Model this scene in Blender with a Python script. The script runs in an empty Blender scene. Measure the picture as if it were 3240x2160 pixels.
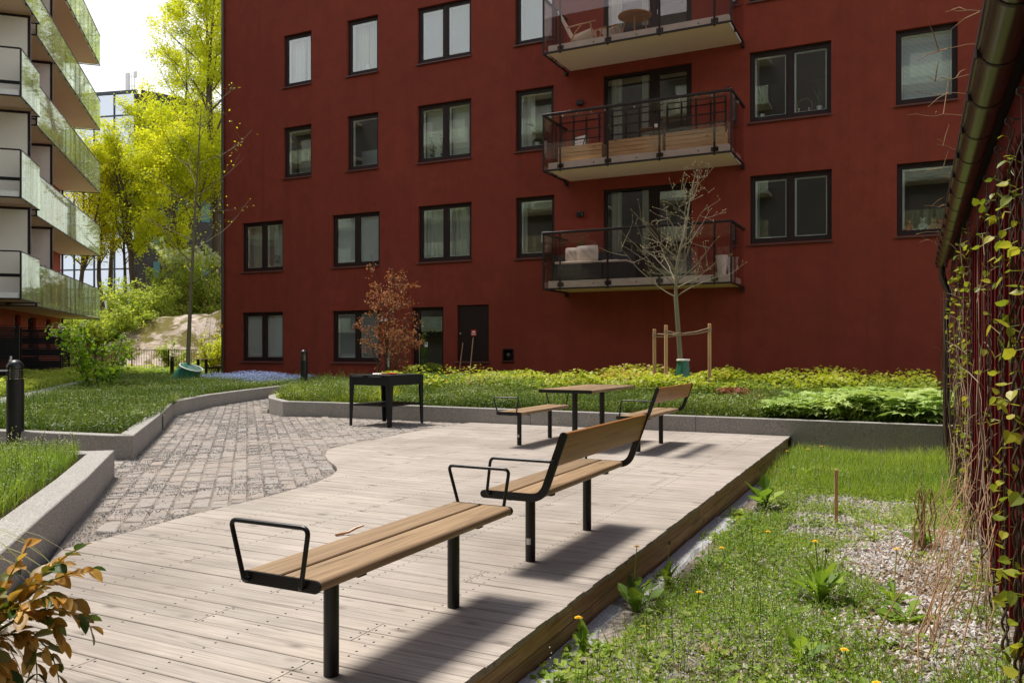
import bpy, math, random
import numpy as np
from mathutils import Vector, Matrix, Euler
R=math.radians; PI=math.pi
scene=bpy.context.scene; COL=scene.collection
random.seed(7); rng=np.random.default_rng(7)
CAMZ=1.27; TH=R(26.38); SS,CC=math.sin(TH),math.cos(TH)
def cam_plan(v,r):
    "camera-frame point to world: v metres along the view axis, r metres to its right"
    return (-SS*v+CC*r, CC*v+SS*r)
# ------------------------------------------------------------ materials
def newmat(name):
    m=bpy.data.materials.new(name); m.use_nodes=True
    nt=m.node_tree; nt.nodes.clear(); return m,nt
def N(nt,t,**k):
    n=nt.nodes.new(t)
    for a,b in k.items():
        if a=='inp':
            for i,v in b.items(): n.inputs[i].default_value=v
        else: setattr(n,a,b)
    return n
def L(nt,a,b): nt.links.new(a,b)
def c4(c): return (c[0],c[1],c[2],1)
def ramp(nt,stops,fac=None,interp='LINEAR'):
    n=N(nt,'ShaderNodeValToRGB'); n.color_ramp.interpolation=interp
    e=n.color_ramp.elements
    while len(e)<len(stops): e.new(.5)
    for i,(p,c) in enumerate(stops): e[i].position=p; e[i].color=c4(c) if len(c)==3 else c
    if fac is not None: L(nt,fac,n.inputs[0])
    return n
def out(nt,sh,disp=None):
    o=N(nt,'ShaderNodeOutputMaterial'); L(nt,sh,o.inputs[0]); return o
def coords(nt,scale=(1,1,1),rot=(0,0,0),rnd=0,kind='Object'):
    tc=N(nt,'ShaderNodeTexCoord'); mp=N(nt,'ShaderNodeMapping',inp={2:rot,3:scale})
    src=tc.outputs[kind]
    if rnd:
        at=N(nt,'ShaderNodeAttribute',attribute_name='rnd')
        ml=N(nt,'ShaderNodeMath',operation='MULTIPLY',inp={1:rnd}); L(nt,at.outputs['Fac'],ml.inputs[0])
        cb=N(nt,'ShaderNodeCombineXYZ'); L(nt,ml.outputs[0],cb.inputs[0]); L(nt,ml.outputs[0],cb.inputs[2])
        ad=N(nt,'ShaderNodeVectorMath',operation='ADD'); L(nt,src,ad.inputs[0]); L(nt,cb.outputs[0],ad.inputs[1]); src=ad.outputs[0]
    L(nt,src,mp.inputs[0]); return mp.outputs[0]
def noise(nt,vec,scale,detail=4,rough=.55,dist=0):
    n=N(nt,'ShaderNodeTexNoise',inp={'Scale':scale,'Detail':detail,'Roughness':rough,'Distortion':dist}); L(nt,vec,n.inputs['Vector']); return n.outputs['Fac']
def mixc(nt,fac,a,b,mode='MIX'):
    n=N(nt,'ShaderNodeMix',data_type='RGBA',blend_type=mode)
    for s,i in ((fac,0),(a,6),(b,7)):
        if isinstance(s,(int,float)): n.inputs[i].default_value=s
        elif isinstance(s,tuple): n.inputs[i].default_value=c4(s)
        else: L(nt,s,n.inputs[i])
    return n.outputs[2]
def principled(nt,col,rough=.6,metal=0,spec=.5,bump=None,bstr=.3,bdist=.01):
    p=N(nt,'ShaderNodeBsdfPrincipled',inp={'Metallic':metal,'Specular IOR Level':spec})
    if isinstance(col,tuple): p.inputs['Base Color'].default_value=c4(col)
    else: L(nt,col,p.inputs['Base Color'])
    if isinstance(rough,(int,float)): p.inputs['Roughness'].default_value=rough
    else: L(nt,rough,p.inputs['Roughness'])
    if bump is not None:
        b=N(nt,'ShaderNodeBump',inp={'Strength':bstr,'Distance':bdist}); L(nt,bump,b.inputs['Height']); L(nt,b.outputs[0],p.inputs['Normal'])
    return p
def simple(name,col,rough=.6,metal=0,spec=.5,var=.15,vs=6,bstr=0,bs=60,bdist=.003):
    m,nt=newmat(name); v=coords(nt)
    f=noise(nt,v,vs,5)
    c=mixc(nt,f,tuple(x*(1-var) for x in col),tuple(min(1,x*(1+var)) for x in col))
    b=noise(nt,v,bs,3) if bstr else None
    p=principled(nt,c,rough,metal,spec,b,bstr,bdist); out(nt,p.outputs[0]); return m
def wood(name,dark,mid,light,axis=0,scale=1.0,rough=.7,knots=True,bstr=.25,bdist=.002,stain=0,vary=1):
    m,nt=newmat(name)
    sc=[14,14,14]; sc[axis]=.8
    v=coords(nt,tuple(s*scale for s in sc),rnd=37)
    f=noise(nt,v,1.6,6,.62,.6)
    sc2=[90,90,90]; sc2[axis]=2.5
    v2=coords(nt,tuple(s*scale for s in sc2),rnd=11); g=noise(nt,v2,1,3,.6)
    r=ramp(nt,[(.28,dark),(.5,mid),(.72,light)],f)
    c=mixc(nt,.6,r.outputs[0],ramp(nt,[(.3,tuple(x*.55 for x in mid)),(.6,light)],g).outputs[0])
    at=N(nt,'ShaderNodeAttribute',attribute_name='rnd')
    c=mixc(nt,vary,c,ramp(nt,[(0,(.8,.8,.8)),(.5,(1,.98,.97)),(1,(1.12,1.1,1.07))],at.outputs['Fac']).outputs[0],'MULTIPLY')
    if knots:
        ks=[5.5,5.5,5.5]; ks[axis]=2.6
        kv=coords(nt,tuple(s*scale for s in ks),rnd=5)
        vo=N(nt,'ShaderNodeTexVoronoi',inp={'Scale':1.0,'Randomness':1}); L(nt,kv,vo.inputs['Vector'])
        k=ramp(nt,[(.05,(1,1,1)),(.12,(.4,.4,.4)),(.19,(0,0,0))],vo.outputs['Distance'])
        c=mixc(nt,k.outputs[0],c,tuple(x*.5 for x in dark))
    cs=[26,26,26]; cs[axis]=1.1; cv=coords(nt,tuple(s*scale for s in cs),rnd=23); ck=noise(nt,cv,1.0,2,.5,.8)
    c=mixc(nt,ramp(nt,[(.66,(0,0,0)),(.73,(.55,.55,.55))],ck).outputs[0],c,tuple(x*.38 for x in dark))
    if stain:
        sv=coords(nt); s=noise(nt,sv,.55,6,.6)
        c=mixc(nt,ramp(nt,[(.42,(0,0,0)),(.72,(stain,stain,stain))],s).outputs[0],c,tuple(x*.55 for x in dark))
    p=principled(nt,c,rough,0,.35,g,bstr,bdist); out(nt,p.outputs[0]); return m
def leafmat(name,stops,trans=.45,rough=.55,tgain=1.3):
    m,nt=newmat(name)
    at=N(nt,'ShaderNodeAttribute',attribute_name='rnd')
    r=ramp(nt,stops,at.outputs['Fac'])
    p=principled(nt,r.outputs[0],rough,0,.3)
    t=N(nt,'ShaderNodeBsdfTranslucent')
    tc=mixc(nt,1.0,r.outputs[0],(tgain,tgain*1.02,tgain*.6),'MULTIPLY'); L(nt,tc,t.inputs[0])
    mx=N(nt,'ShaderNodeMixShader',inp={0:trans}); L(nt,p.outputs[0],mx.inputs[1]); L(nt,t.outputs[0],mx.inputs[2])
    out(nt,mx.outputs[0]); return m
def glassmat(name,tint,refl,rcol=(1,1,1),rough=.0,refl_streak=None,warp=0):
    m,nt=newmat(name)
    tr=N(nt,'ShaderNodeBsdfTransparent'); tr.inputs[0].default_value=c4(tint)
    gl=N(nt,'ShaderNodeBsdfGlossy'); gl.inputs['Color'].default_value=c4(rcol); gl.inputs['Roughness'].default_value=rough
    if warp:
        b=N(nt,'ShaderNodeBump',inp={'Strength':warp,'Distance':.02}); L(nt,noise(nt,coords(nt),1.3,2),b.inputs['Height']); L(nt,b.outputs[0],gl.inputs['Normal'])
    lw=N(nt,'ShaderNodeLayerWeight',inp={0:.25})
    mr=N(nt,'ShaderNodeMapRange',inp={3:refl,4:min(1,refl+.6)}); L(nt,lw.outputs['Fresnel'],mr.inputs[0])
    mx=N(nt,'ShaderNodeMixShader'); L(nt,mr.outputs[0],mx.inputs[0]); L(nt,tr.outputs[0],mx.inputs[1]); L(nt,gl.outputs[0],mx.inputs[2])
    sh=mx.outputs[0]
    if refl_streak:
        d=N(nt,'ShaderNodeBsdfDiffuse'); d.inputs[0].default_value=c4(refl_streak[0])
        mx2=N(nt,'ShaderNodeMixShader'); f=noise(nt,coords(nt,(7,7,.35)),1.0,2.0,.5)
        rr=ramp(nt,[(.35,(refl_streak[1],)*3),(.7,(refl_streak[2],)*3)],f); L(nt,rr.outputs[0],mx2.inputs[0])
        L(nt,sh,mx2.inputs[1]); L(nt,d.outputs[0],mx2.inputs[2]); sh=mx2.outputs[0]
    out(nt,sh); return m
MT={}
def plaster(name,c,blot=.22):
    m,nt=newmat(name); v=coords(nt)
    a=noise(nt,v,.35,6,.6); b=noise(nt,v,120,3,.75); d=noise(nt,v,2.2,6,.7)
    col=mixc(nt,a,tuple(x*(1-blot) for x in c),tuple(x*(1+blot) for x in c))
    col=mixc(nt,ramp(nt,[(.42,(0,0,0)),(.75,(.8,.8,.8))],d).outputs[0],col,tuple(x*.74 for x in c))
    vs=coords(nt,(3.2,3.2,.16)); e=noise(nt,vs,1,5,.6)
    col=mixc(nt,ramp(nt,[(.50,(0,0,0)),(.74,(.6,.6,.6))],e).outputs[0],col,tuple(x*.72 for x in c))
    p=principled(nt,col,.85,0,.25,b,.5,.004); out(nt,p.outputs[0]); return m
MT['facade']=plaster('red_plaster',(.235,.042,.024))
MT['lred']=plaster('brick_red_plaster',(.36,.07,.035),.12)
MT['brown']=simple('brown_painted_metal',(.020,.0085,.0075),.5,0,.3,.2)
MT['sill']=simple('brown_sill_metal',(.085,.04,.036),.32,.0,.6,.2)
MT['black']=simple('black_powder_coat',(.0065,.0065,.007),.36,0,.45,.2,12,.15,220,.0008)
MT['blackrough']=simple('black_steel_rough',(.008,.008,.009),.55,0,.3,.25,9,.2,90)
MT['steel']=simple('galvanised_steel',(.42,.43,.44),.35,.9,.5,.2)
MT['white']=simple('white_lacquer',(.78,.77,.73),.5,0,.4,.05)
MT['cream']=simple('cream_render',(.62,.55,.46),.8,0,.2,.07,1.5)
MT['soffit']=simple('beige_painted_soffit',(.86,.67,.57),.8,0,.2,.06,1.2)
MT['panel']=simple('white_divider_panel',(.74,.71,.64),.6,0,.3,.05,1.0)
MT['concrete']=simple('pale_concrete',(.74,.73,.68),.85,0,.2,.22,5,.35,70)
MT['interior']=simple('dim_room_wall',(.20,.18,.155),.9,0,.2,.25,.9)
MT['orange']=simple('orange_tag',(.9,.35,.02),.5)
MT['plinth']=simple('grey_white_plinth',(.62,.60,.58),.7,0,.3,.12,3)
MT['redpaint']=simple('red_tool_paint',(.6,.02,.02),.3)
MT['shed']=plaster('falu_red_boards',(.13,.008,.008),.25); MT['wire']=simple('dull_wire',(.10,.10,.10),.5,.6)
MT['gutter']=simple('brown_gutter_metal',(.055,.038,.027),.27,.35,.6,.25,7)
MT['rattan']=simple('dark_rattan',(.03,.028,.028),.6,0,.4,.3,160,.6,180)
MT['cushion']=simple('cream_cushion',(.72,.67,.57),.9,0,.1,.08,20,.3,60)
MT['greenbag']=simple('green_watering_bag',(.018,.14,.085),.38,0,.5,.35,10,.4,18,.01)
MT['terracotta']=simple('white_glazed_pot',(.75,.74,.70),.35,0,.5,.05)
MT['soil']=simple('dark_soil',(.05,.033,.02),.95,0,.1,.45,14,.9,40,.02)
# granite
def granite(name,c,speck=.42,stain=None):
    m,nt=newmat(name); v=coords(nt)
    a=noise(nt,v,75,3,.85); b=noise(nt,v,3.0,6,.65); d=noise(nt,v,34,5,.7)
    col=mixc(nt,ramp(nt,[(.36,(0,0,0)),(.62,(1,1,1))],a).outputs[0],tuple(x*speck for x in c),tuple(x*1.22 for x in c))
    col=mixc(nt,ramp(nt,[(.35,(0,0,0)),(.75,(.45,.45,.45))],b).outputs[0],col,stain or tuple(x*.6 for x in c))
    p=principled(nt,col,.8,0,.3,d,.5,.006); out(nt,p.outputs[0]); return m
MT['granite']=granite('grey_granite',(.37,.35,.32))
MT['kerbedge']=granite('pale_cut_granite',(.48,.48,.47))
MT['deck']=wood('weathered_deck_wood',(.28,.235,.195),(.37,.325,.28),(.44,.39,.345),0,1,.8,stain=.7,vary=.5)
MT['fascia']=wood('brown_fascia_wood',(.20,.125,.07),(.38,.25,.145),(.50,.35,.22),1,1,.7)
MT['bench']=wood('oiled_bench_pine',(.16,.10,.052),(.25,.165,.09),(.35,.245,.145),1,1,.5,bstr=.1)
MT['back']=wood('orange_backrest_pine',(.22,.085,.02),(.36,.155,.04),(.46,.22,.07),1,1,.4,bstr=.1)
MT['stake']=wood('peeled_stake_pine',(.32,.16,.06),(.50,.29,.13),(.60,.38,.2),2,1,.6)
MT['box']=wood('yellow_planter_pine',(.45,.27,.11),(.66,.45,.21),(.75,.55,.30),0,1,.6)
MT['teak']=wood('honey_teak',(.25,.12,.04),(.45,.25,.10),(.55,.33,.15),0,1,.5,False)
MT['bark']=simple('grey_brown_bark',(.10,.078,.055),.9,0,.1,.5,9,.9,35,.02)
MT['barkgreen']=simple('green_grey_young_bark',(.17,.15,.085),.8,0,.2,.4,14,.5,60,.006)
MT['twig']=simple('pale_tan_twig',(.33,.24,.16),.8,0,.2,.3,20)
MT['vinestem']=simple('dark_twining_stem',(.09,.062,.038),.75,0,.2,.5,25,.5,90)
MT['drystem']=simple('dry_tan_stem',(.30,.185,.10),.85,0,.2,.45,25,.4,90)
MT['glass']=glassmat('window_glass',(.93,.96,.95),.09,warp=.006)
MT['doorglass']=glassmat('door_glass',(.35,.5,.42),.16)
MT['balglass']=glassmat('smoked_balcony_glass',(.90,.84,.83),.02)
MT['greenglass']=glassmat('pale_green_balcony_glass',(.92,.98,.87),.11,(.95,1,.9),.03,refl_streak=((.88,.93,.60),.04,.28),warp=.0)  # pale vertical streaks are tree reflections painted into the glass colour
# ------------------------------------------------------------ mesh helpers
def mesh_np(name,co,faces_flat,loop_tot,mi=None,rnd=None,mats=(),smooth=False):
    me=bpy.data.meshes.new(name)
    co=np.ascontiguousarray(co,dtype=np.float32); nv=len(co)
    me.vertices.add(nv); me.vertices.foreach_set('co',co.ravel())
    lt=np.asarray(loop_tot,dtype=np.int32); nl=int(lt.sum())
    me.loops.add(nl); me.loops.foreach_set('vertex_index',np.asarray(faces_flat,dtype=np.int32))
    me.polygons.add(len(lt)); ls=np.zeros(len(lt),dtype=np.int32); ls[1:]=np.cumsum(lt)[:-1]
    me.polygons.foreach_set('loop_start',ls)
    try: me.polygons.foreach_set('loop_total',lt)
    except Exception: pass
    if mi is not None: me.polygons.foreach_set('material_index',np.asarray(mi,dtype=np.int32))
    me.polygons.foreach_set('use_smooth',np.full(len(lt),bool(smooth)))
    if rnd is not None:
        a=me.attributes.new('rnd','FLOAT','POINT'); a.data.foreach_set('value',np.asarray(rnd,dtype=np.float32))
    for m in mats: me.materials.append(m)
    me.update(calc_edges=True); me.validate(); return me
def link(name,data,parent=None,loc=(0,0,0),rotz=0):
    o=bpy.data.objects.new(name,data); COL.objects.link(o)
    if parent is not None: o.parent=parent
    o.location=loc; o.rotation_euler=(0,0,rotz); return o
def tag(o,label=None,cat=None,group=None,kind=None):
    for k,v in (('label',label),('category',cat),('group',group),('kind',kind)):
        if v: o[k]=v
    return o
def thing(name,label,cat,loc=(0,0,0),rotz=0,group=None):
    o=link(name,None,None,loc,rotz); o.empty_display_size=.1
    return tag(o,label,cat,group)
def copy_tree(o,parent=None,loc=None,rotz=None,label=None,scale=None):
    c=o.copy(); COL.objects.link(c)
    if parent is not None: c.parent=parent
    if loc is not None: c.location=loc
    if rotz is not None: c.rotation_euler=(0,0,rotz)
    if label: c['label']=label
    if scale is not None: c.scale=scale
    for ch in list(o.children): copy_tree(ch,c)
    return c
class MB:
    def __init__(s): s.v=[]; s.f=[]; s.m=[]; s.r=[]
    def add(s,vs,fs,mi=0,rnd=None):
        b=len(s.v); s.v.extend([tuple(v) for v in vs]); r=random.random() if rnd is None else rnd
        s.r.extend([r]*len(vs))
        for f in fs: s.f.append([b+i for i in f]); s.m.append(mi)
        return s
    def box(s,x0,x1,y0,y1,z0,z1,mi=0,rnd=None):
        vs=[(x,y,z) for z in(z0,z1) for y in(y0,y1) for x in(x0,x1)]
        return s.add(vs,[(0,2,3,1),(4,5,7,6),(0,1,5,4),(2,6,7,3),(0,4,6,2),(1,3,7,5)],mi,rnd)
    def bbox(s,x0,x1,y0,y1,z0,z1,b=.004,mi=0,rnd=None):
        "bevelled box"
        vs=[];ax=[(x0,x1),(y0,y1),(z0,z1)]
        bm_v=[]
        def P(i,j,k,a):
            p=[ax[0][i],ax[1][j],ax[2][k]]
            for d in range(3):
                if d!=a: p[d]+= b*(1 if (i,j,k)[d]==0 else -1)
            return tuple(p)
        idx={}
        for i in(0,1):
            for j in(0,1):
                for k in(0,1):
                    for a in range(3): idx[(i,j,k,a)]=len(vs); vs.append(P(i,j,k,a))
        fs=[]
        for a in range(3):
            o=[d for d in range(3) if d!=a]
            for sd in(0,1):
                q=[]
                for (p,r) in ((0,0),(1,0),(1,1),(0,1)):
                    c=[0,0,0]; c[a]=sd; c[o[0]]=p; c[o[1]]=r; q.append(idx[(*c,a)])
                if (sd==0)^(a==1): q=q[::-1]
                fs.append(q)
        for a in range(3):   # edges running along axis a
            o=[d for d in range(3) if d!=a]
            for p in(0,1):
                for r in(0,1):
                    c0=[0,0,0]; c0[o[0]]=p; c0[o[1]]=r; c1=list(c0); c1[a]=1
                    fs.append([idx[(*c0,o[0])],idx[(*c0,o[1])],idx[(*c1,o[1])],idx[(*c1,o[0])]])
        for i in(0,1):
            for j in(0,1):
                for k in(0,1): fs.append([idx[(i,j,k,0)],idx[(i,j,k,1)],idx[(i,j,k,2)]])
        return s.add(vs,fs,mi,rnd)
    def prism(s,poly,z0,z1,mi=0,rnd=None,cap=True):
        n=len(poly); vs=[(x,y,z0) for x,y in poly]+[(x,y,z1) for x,y in poly]
        fs=[(i,(i+1)%n,n+(i+1)%n,n+i) for i in range(n)]
        if cap: fs+=[tuple(range(n))[::-1],tuple(range(n,2*n))]
        return s.add(vs,fs,mi,rnd)
    def extr(s,prof,a0,a1,axis=1,mi=0,rnd=None):
        "profile of 2-D points in the plane normal to axis, extruded a0..a1"
        def P(p,a):
            return {0:(a,p[0],p[1]),1:(p[0],a,p[1]),2:(p[0],p[1],a)}[axis]
        n=len(prof); vs=[P(p,a0) for p in prof]+[P(p,a1) for p in prof]
        fs=[(i,(i+1)%n,n+(i+1)%n,n+i) for i in range(n)]+[tuple(range(n))[::-1],tuple(range(n,2*n))]
        return s.add(vs,fs,mi,rnd)
    def tube(s,pts,r,n=8,mi=0,rnd=None,cap=True):
        pts=[Vector(p) for p in pts]; m=len(pts)
        rs=[r]*m if isinstance(r,(int,float)) else list(r)
        vs=[]; up=None
        for i,p in enumerate(pts):
            t=(pts[min(i+1,m-1)]-pts[max(i-1,0)])
            if t.length<1e-9: t=Vector((0,0,1))
            t.normalize()
            if up is None: up=Vector((0,0,1)) if abs(t.z)<.9 else Vector((1,0,0))
            u=up-t*up.dot(t)
            if u.length<1e-6: u=t.orthogonal()
            u.normalize(); up=u; w=t.cross(u)
            for k in range(n):
                a=2*PI*k/n; vs.append(p+(u*math.cos(a)+w*math.sin(a))*rs[i])
        fs=[(i*n+k,i*n+(k+1)%n,(i+1)*n+(k+1)%n,(i+1)*n+k) for i in range(m-1) for k in range(n)]
        if cap: fs+=[tuple(range(n))[::-1],tuple(range((m-1)*n,m*n))]
        return s.add(vs,fs,mi,rnd)
    def cyl(s,x,y,z0,z1,r,n=20,mi=0,rnd=None,r1=None):
        return s.tube([(x,y,z0),(x,y,z1)],[r,r if r1 is None else r1],n,mi,rnd)
    def lathe(s,prof,n=24,c=(0,0),mi=0,rnd=None):
        vs=[];m=len(prof)
        for r,z in prof:
            for k in range(n):
                a=2*PI*k/n; vs.append((c[0]+r*math.cos(a),c[1]+r*math.sin(a),z))
        fs=[(i*n+k,i*n+(k+1)%n,(i+1)*n+(k+1)%n,(i+1)*n+k) for i in range(m-1) for k in range(n)]
        return s.add(vs,fs,mi,rnd)
    def quad(s,a,b,c,d,mi=0,rnd=None): return s.add([a,b,c,d],[(0,1,2,3)],mi,rnd)
    def blob(s,c,rad,n=10,m=7,mi=0,jit=.0,rnd=None):
        vs=[];fs=[]
        for i in range(m+1):
            t=PI*i/m
            for k in range(n):
                a=2*PI*k/n; j=1+random.uniform(-jit,jit)
                vs.append((c[0]+rad[0]*j*math.sin(t)*math.cos(a),c[1]+rad[1]*j*math.sin(t)*math.sin(a),c[2]+rad[2]*j*math.cos(t)))
        fs=[(i*n+k,(i+1)*n+k,(i+1)*n+(k+1)%n,i*n+(k+1)%n) for i in range(m) for k in range(n)]
        return s.add(vs,fs,mi,rnd)
    def build(s,name,mats,parent=None,smooth=False,loc=(0,0,0),rotz=0,angle=None):
        if not isinstance(mats,(list,tuple)): mats=[mats]
        mats=[MT[m] if isinstance(m,str) else m for m in mats]
        flat=[i for f in s.f for i in f]; tot=[len(f) for f in s.f]
        me=mesh_np(name,np.array(s.v) if s.v else np.zeros((0,3)),flat,tot,s.m,s.r,mats,smooth)
        if smooth:
            try: me.set_sharp_from_angle(angle=R(angle or 40))
            except Exception: pass
        return link(name,me,parent,loc,rotz)
def rotmats(yaw,pitch,roll):
    cy,sy=np.cos(yaw),np.sin(yaw); cp,sp=np.cos(pitch),np.sin(pitch); cr,sr=np.cos(roll),np.sin(roll)
    Rz=np.zeros((len(yaw),3,3)); Rz[:,0,0]=cy;Rz[:,0,1]=-sy;Rz[:,1,0]=sy;Rz[:,1,1]=cy;Rz[:,2,2]=1
    Rx=np.zeros_like(Rz); Rx[:,0,0]=1;Rx[:,1,1]=cp;Rx[:,1,2]=-sp;Rx[:,2,1]=sp;Rx[:,2,2]=cp
    Ry=np.zeros_like(Rz); Ry[:,1,1]=1;Ry[:,0,0]=cr;Ry[:,0,2]=sr;Ry[:,2,0]=-sr;Ry[:,2,2]=cr
    return Rz@Rx@Ry
def scatter_mesh(name,bv,bf,P,yaw,pitch,roll,S,mats,rnd=None,parent=None,mi=None,smooth=False,loc=(0,0,0)):
    "copies of a small base mesh merged into one mesh"
    bv=np.array(bv,dtype=np.float32); n=len(P); k=len(bv)
    S=np.asarray(S,dtype=np.float32)
    if S.ndim==1: S=np.repeat(S[:,None],3,1)
    M=rotmats(yaw,pitch,roll)
    co=np.einsum('nij,nkj->nki',M,bv[None]*S[:,None,:])+np.asarray(P)[:,None,:]
    flat=np.concatenate([np.array(f) for f in bf]); tot=np.array([len(f) for f in bf])
    allf=(flat[None]+ (np.arange(n)*k)[:,None]).ravel(); allt=np.tile(tot,n)
    if rnd is None: rnd=rng.random(n)
    mats=[MT[m] if isinstance(m,str) else m for m in mats]
    mia=np.tile(np.array(mi),n) if mi is not None else None
    me=mesh_np(name,co.reshape(-1,3),allf,allt,mia,np.repeat(rnd,k),mats,smooth)
    return link(name,me,parent,loc)
# base leaf shapes, length along +Y
LEAF=([(0,0,0),(.32,.42,.07),(0,1,0),(-.32,.42,.07),(0,.5,-.03)],[(0,1,4),(1,2,4),(2,3,4),(3,0,4)])
LEAF2=([(0,0,0),(.3,.45,.06),(0,1,-.05),(-.3,.45,.06)],[(0,1,2),(0,2,3)])
BLADE=([(-.02,0,0),(.02,0,0),(.016,.10,.5),(-.016,.10,.5),(0,.38,.95)],[(0,1,2,3),(3,2,4)])
LOBED=([(0,0,0),(.34,.02,.03),(.22,.25,.05),(.52,.42,.0),(.25,.52,.06),(.33,.85,.0),(.1,.7,.05),(0,1.05,-.03),(-.1,.7,.05),(-.33,.85,0),(-.25,.52,.06),(-.52,.42,0),(-.22,.25,.05),(-.34,.02,.03)],
       [(0,1,2),(0,2,4),(2,3,4),(0,4,6),(4,5,6),(0,6,8),(6,7,8),(0,8,10),(8,9,10),(0,10,12),(10,11,12),(0,12,13)])
HEART=([(0,0,0),(.2,-.08,.03),(.42,.12,.06),(.4,.5,.06),(0,1,-.04),(-.4,.5,.06),(-.42,.12,.06),(-.2,-.08,.03),(0,.45,-.03)],
       [(0,1,8),(1,2,8),(2,3,8),(3,4,8),(4,5,8),(5,6,8),(6,7,8),(7,0,8)])
def U(n,a,b): return rng.uniform(a,b,n)
def inpoly(P,poly):
    x,y=P[:,0],P[:,1]; ins=np.zeros(len(P),bool); n=len(poly); j=n-1
    for i in range(n):
        xi,yi=poly[i]; xj,yj=poly[j]
        c=((yi>y)!=(yj>y))&(x<(xj-xi)*(y-yi)/((yj-yi) if yj!=yi else 1e-9)+xi)
        ins^=c; j=i
    return ins
def pts_in(poly,n,seed=None):
    g=rng if seed is None else np.random.default_rng(seed)
    p=np.array(poly); lo,hi=p.min(0),p.max(0); outp=[]; c=0
    while c<n:
        q=g.uniform(lo,hi,(n*2,2)); q=q[inpoly(q,poly)]; outp.append(q); c+=len(q)
    return np.concatenate(outp)[:n]
def vnoise(x,y,seed=0,s=1.0):
    "cheap smooth 2-D noise 0..1"
    g=np.random.default_rng(seed+100); T=g.random((64,64)); x=np.asarray(x)*s; y=np.asarray(y)*s
    xi=np.floor(x).astype(int); yi=np.floor(y).astype(int); fx=x-xi; fy=y-yi; fx=fx*fx*(3-2*fx); fy=fy*fy*(3-2*fy)
    a=T[xi%64,yi%64]; b=T[(xi+1)%64,yi%64]; c=T[xi%64,(yi+1)%64]; d=T[(xi+1)%64,(yi+1)%64]
    return (a*(1-fx)+b*fx)*(1-fy)+(c*(1-fx)+d*fx)*fy
def text_part(name,body,size,mat,parent,loc,rot,depth=.002):
    cu=bpy.data.curves.new(name,'FONT'); cu.body=body; cu.size=size; cu.extrude=depth; cu.align_x='CENTER'; cu.align_y='CENTER'
    t=bpy.data.objects.new(name+'_tmp',cu); COL.objects.link(t); bpy.context.view_layer.update()
    me=bpy.data.meshes.new_from_object(t.evaluated_get(bpy.context.evaluated_depsgraph_get()))
    bpy.data.objects.remove(t); me.materials.clear(); me.materials.append(mat)
    o=link(name,me,parent,loc); o.rotation_euler=rot; return o
# ------------------------------------------------------------ setting
D3=Vector((-.699,.715,0)).normalized(); P3=Vector((D3.y,-D3.x,0))
def sm(a,b,x):
    t=np.clip((np.asarray(x,dtype=float)-a)/(b-a),0,1); return t*t*(3-2*t)
def hill_z(x,y):
    x=np.asarray(x,dtype=float); y=np.asarray(y,dtype=float)
    v=-SS*x+CC*y; r=CC*x+SS*y
    z=-.35+.5*sm(38,39.5,v)
    side=sm(-34,-17,r)
    h=sm(42.2,52+2*(1-side),v)*(1.3+1.9*side)+sm(50,75,v)*2.6
    h+=(vnoise(x,y,3,.35)-.5)*.5*sm(44,50,v)
    return z+h
xs=np.concatenate([np.linspace(-220,-75,24)[:-1],np.linspace(-75,-5,100),np.linspace(-5,120,20)[1:]])
ys=np.concatenate([np.linspace(-60,5,12)[:-1],np.linspace(5,80,108),np.linspace(80,240,16)[1:]])
X,Y=np.meshgrid(xs,ys); Z=hill_z(X,Y); nx,ny=len(xs),len(ys)
idx=np.arange(nx*ny).reshape(ny,nx)
q=np.stack([idx[:-1,:-1],idx[:-1,1:],idx[1:,1:],idx[1:,:-1]],-1).reshape(-1,4)
m,nt=newmat('hill_soil_grass'); v=coords(nt); f=noise(nt,v,.6,6,.65); g=noise(nt,v,9,5,.7)
c=mixc(nt,ramp(nt,[(.4,(0,0,0)),(.6,(1,1,1))],f).outputs[0],(.10,.12,.025),(.16,.115,.05)); c=mixc(nt,g,c,(.07,.10,.02))
out(nt,principled(nt,c,.95,0,.1,g,.8,.1).outputs[0]); MT['hill']=m
tag(link('ground',mesh_np('ground',np.stack([X,Y,Z],-1).reshape(-1,3),q.ravel(),[4]*len(q),mats=[MT['hill']],smooth=True)),kind='structure')
# courtyard terrace ground
m,nt=newmat('terrace_grass'); v=coords(nt); f=noise(nt,v,1.3,6,.65); g=noise(nt,v,30,5,.7)
c=mixc(nt,f,(.05,.085,.02),(.13,.15,.05)); c=mixc(nt,ramp(nt,[(.4,(0,0,0)),(.7,(.7,.7,.7))],g).outputs[0],c,(.12,.10,.06))
out(nt,principled(nt,c,.95,0,.1,g,.8,.03).outputs[0]); MT['terrace']=m
b=MB(); pa=cam_plan(40.6,-6); pb=cam_plan(40.6,-42)
b.prism([(-8.7,6.75),(-10.8,9.2),(-13,11.3),(-14.2,13.3),(-14.9,15.1),(-16,17.6),(-16.5,20.3),(-21.3,20.3),(-21.6,21),(-21.6,33),pa,pb,(-62,4),(-12.5,6.35)],-.3,.13)
tag(b.build('courtyard_ground','terrace'),kind='structure')
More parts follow.
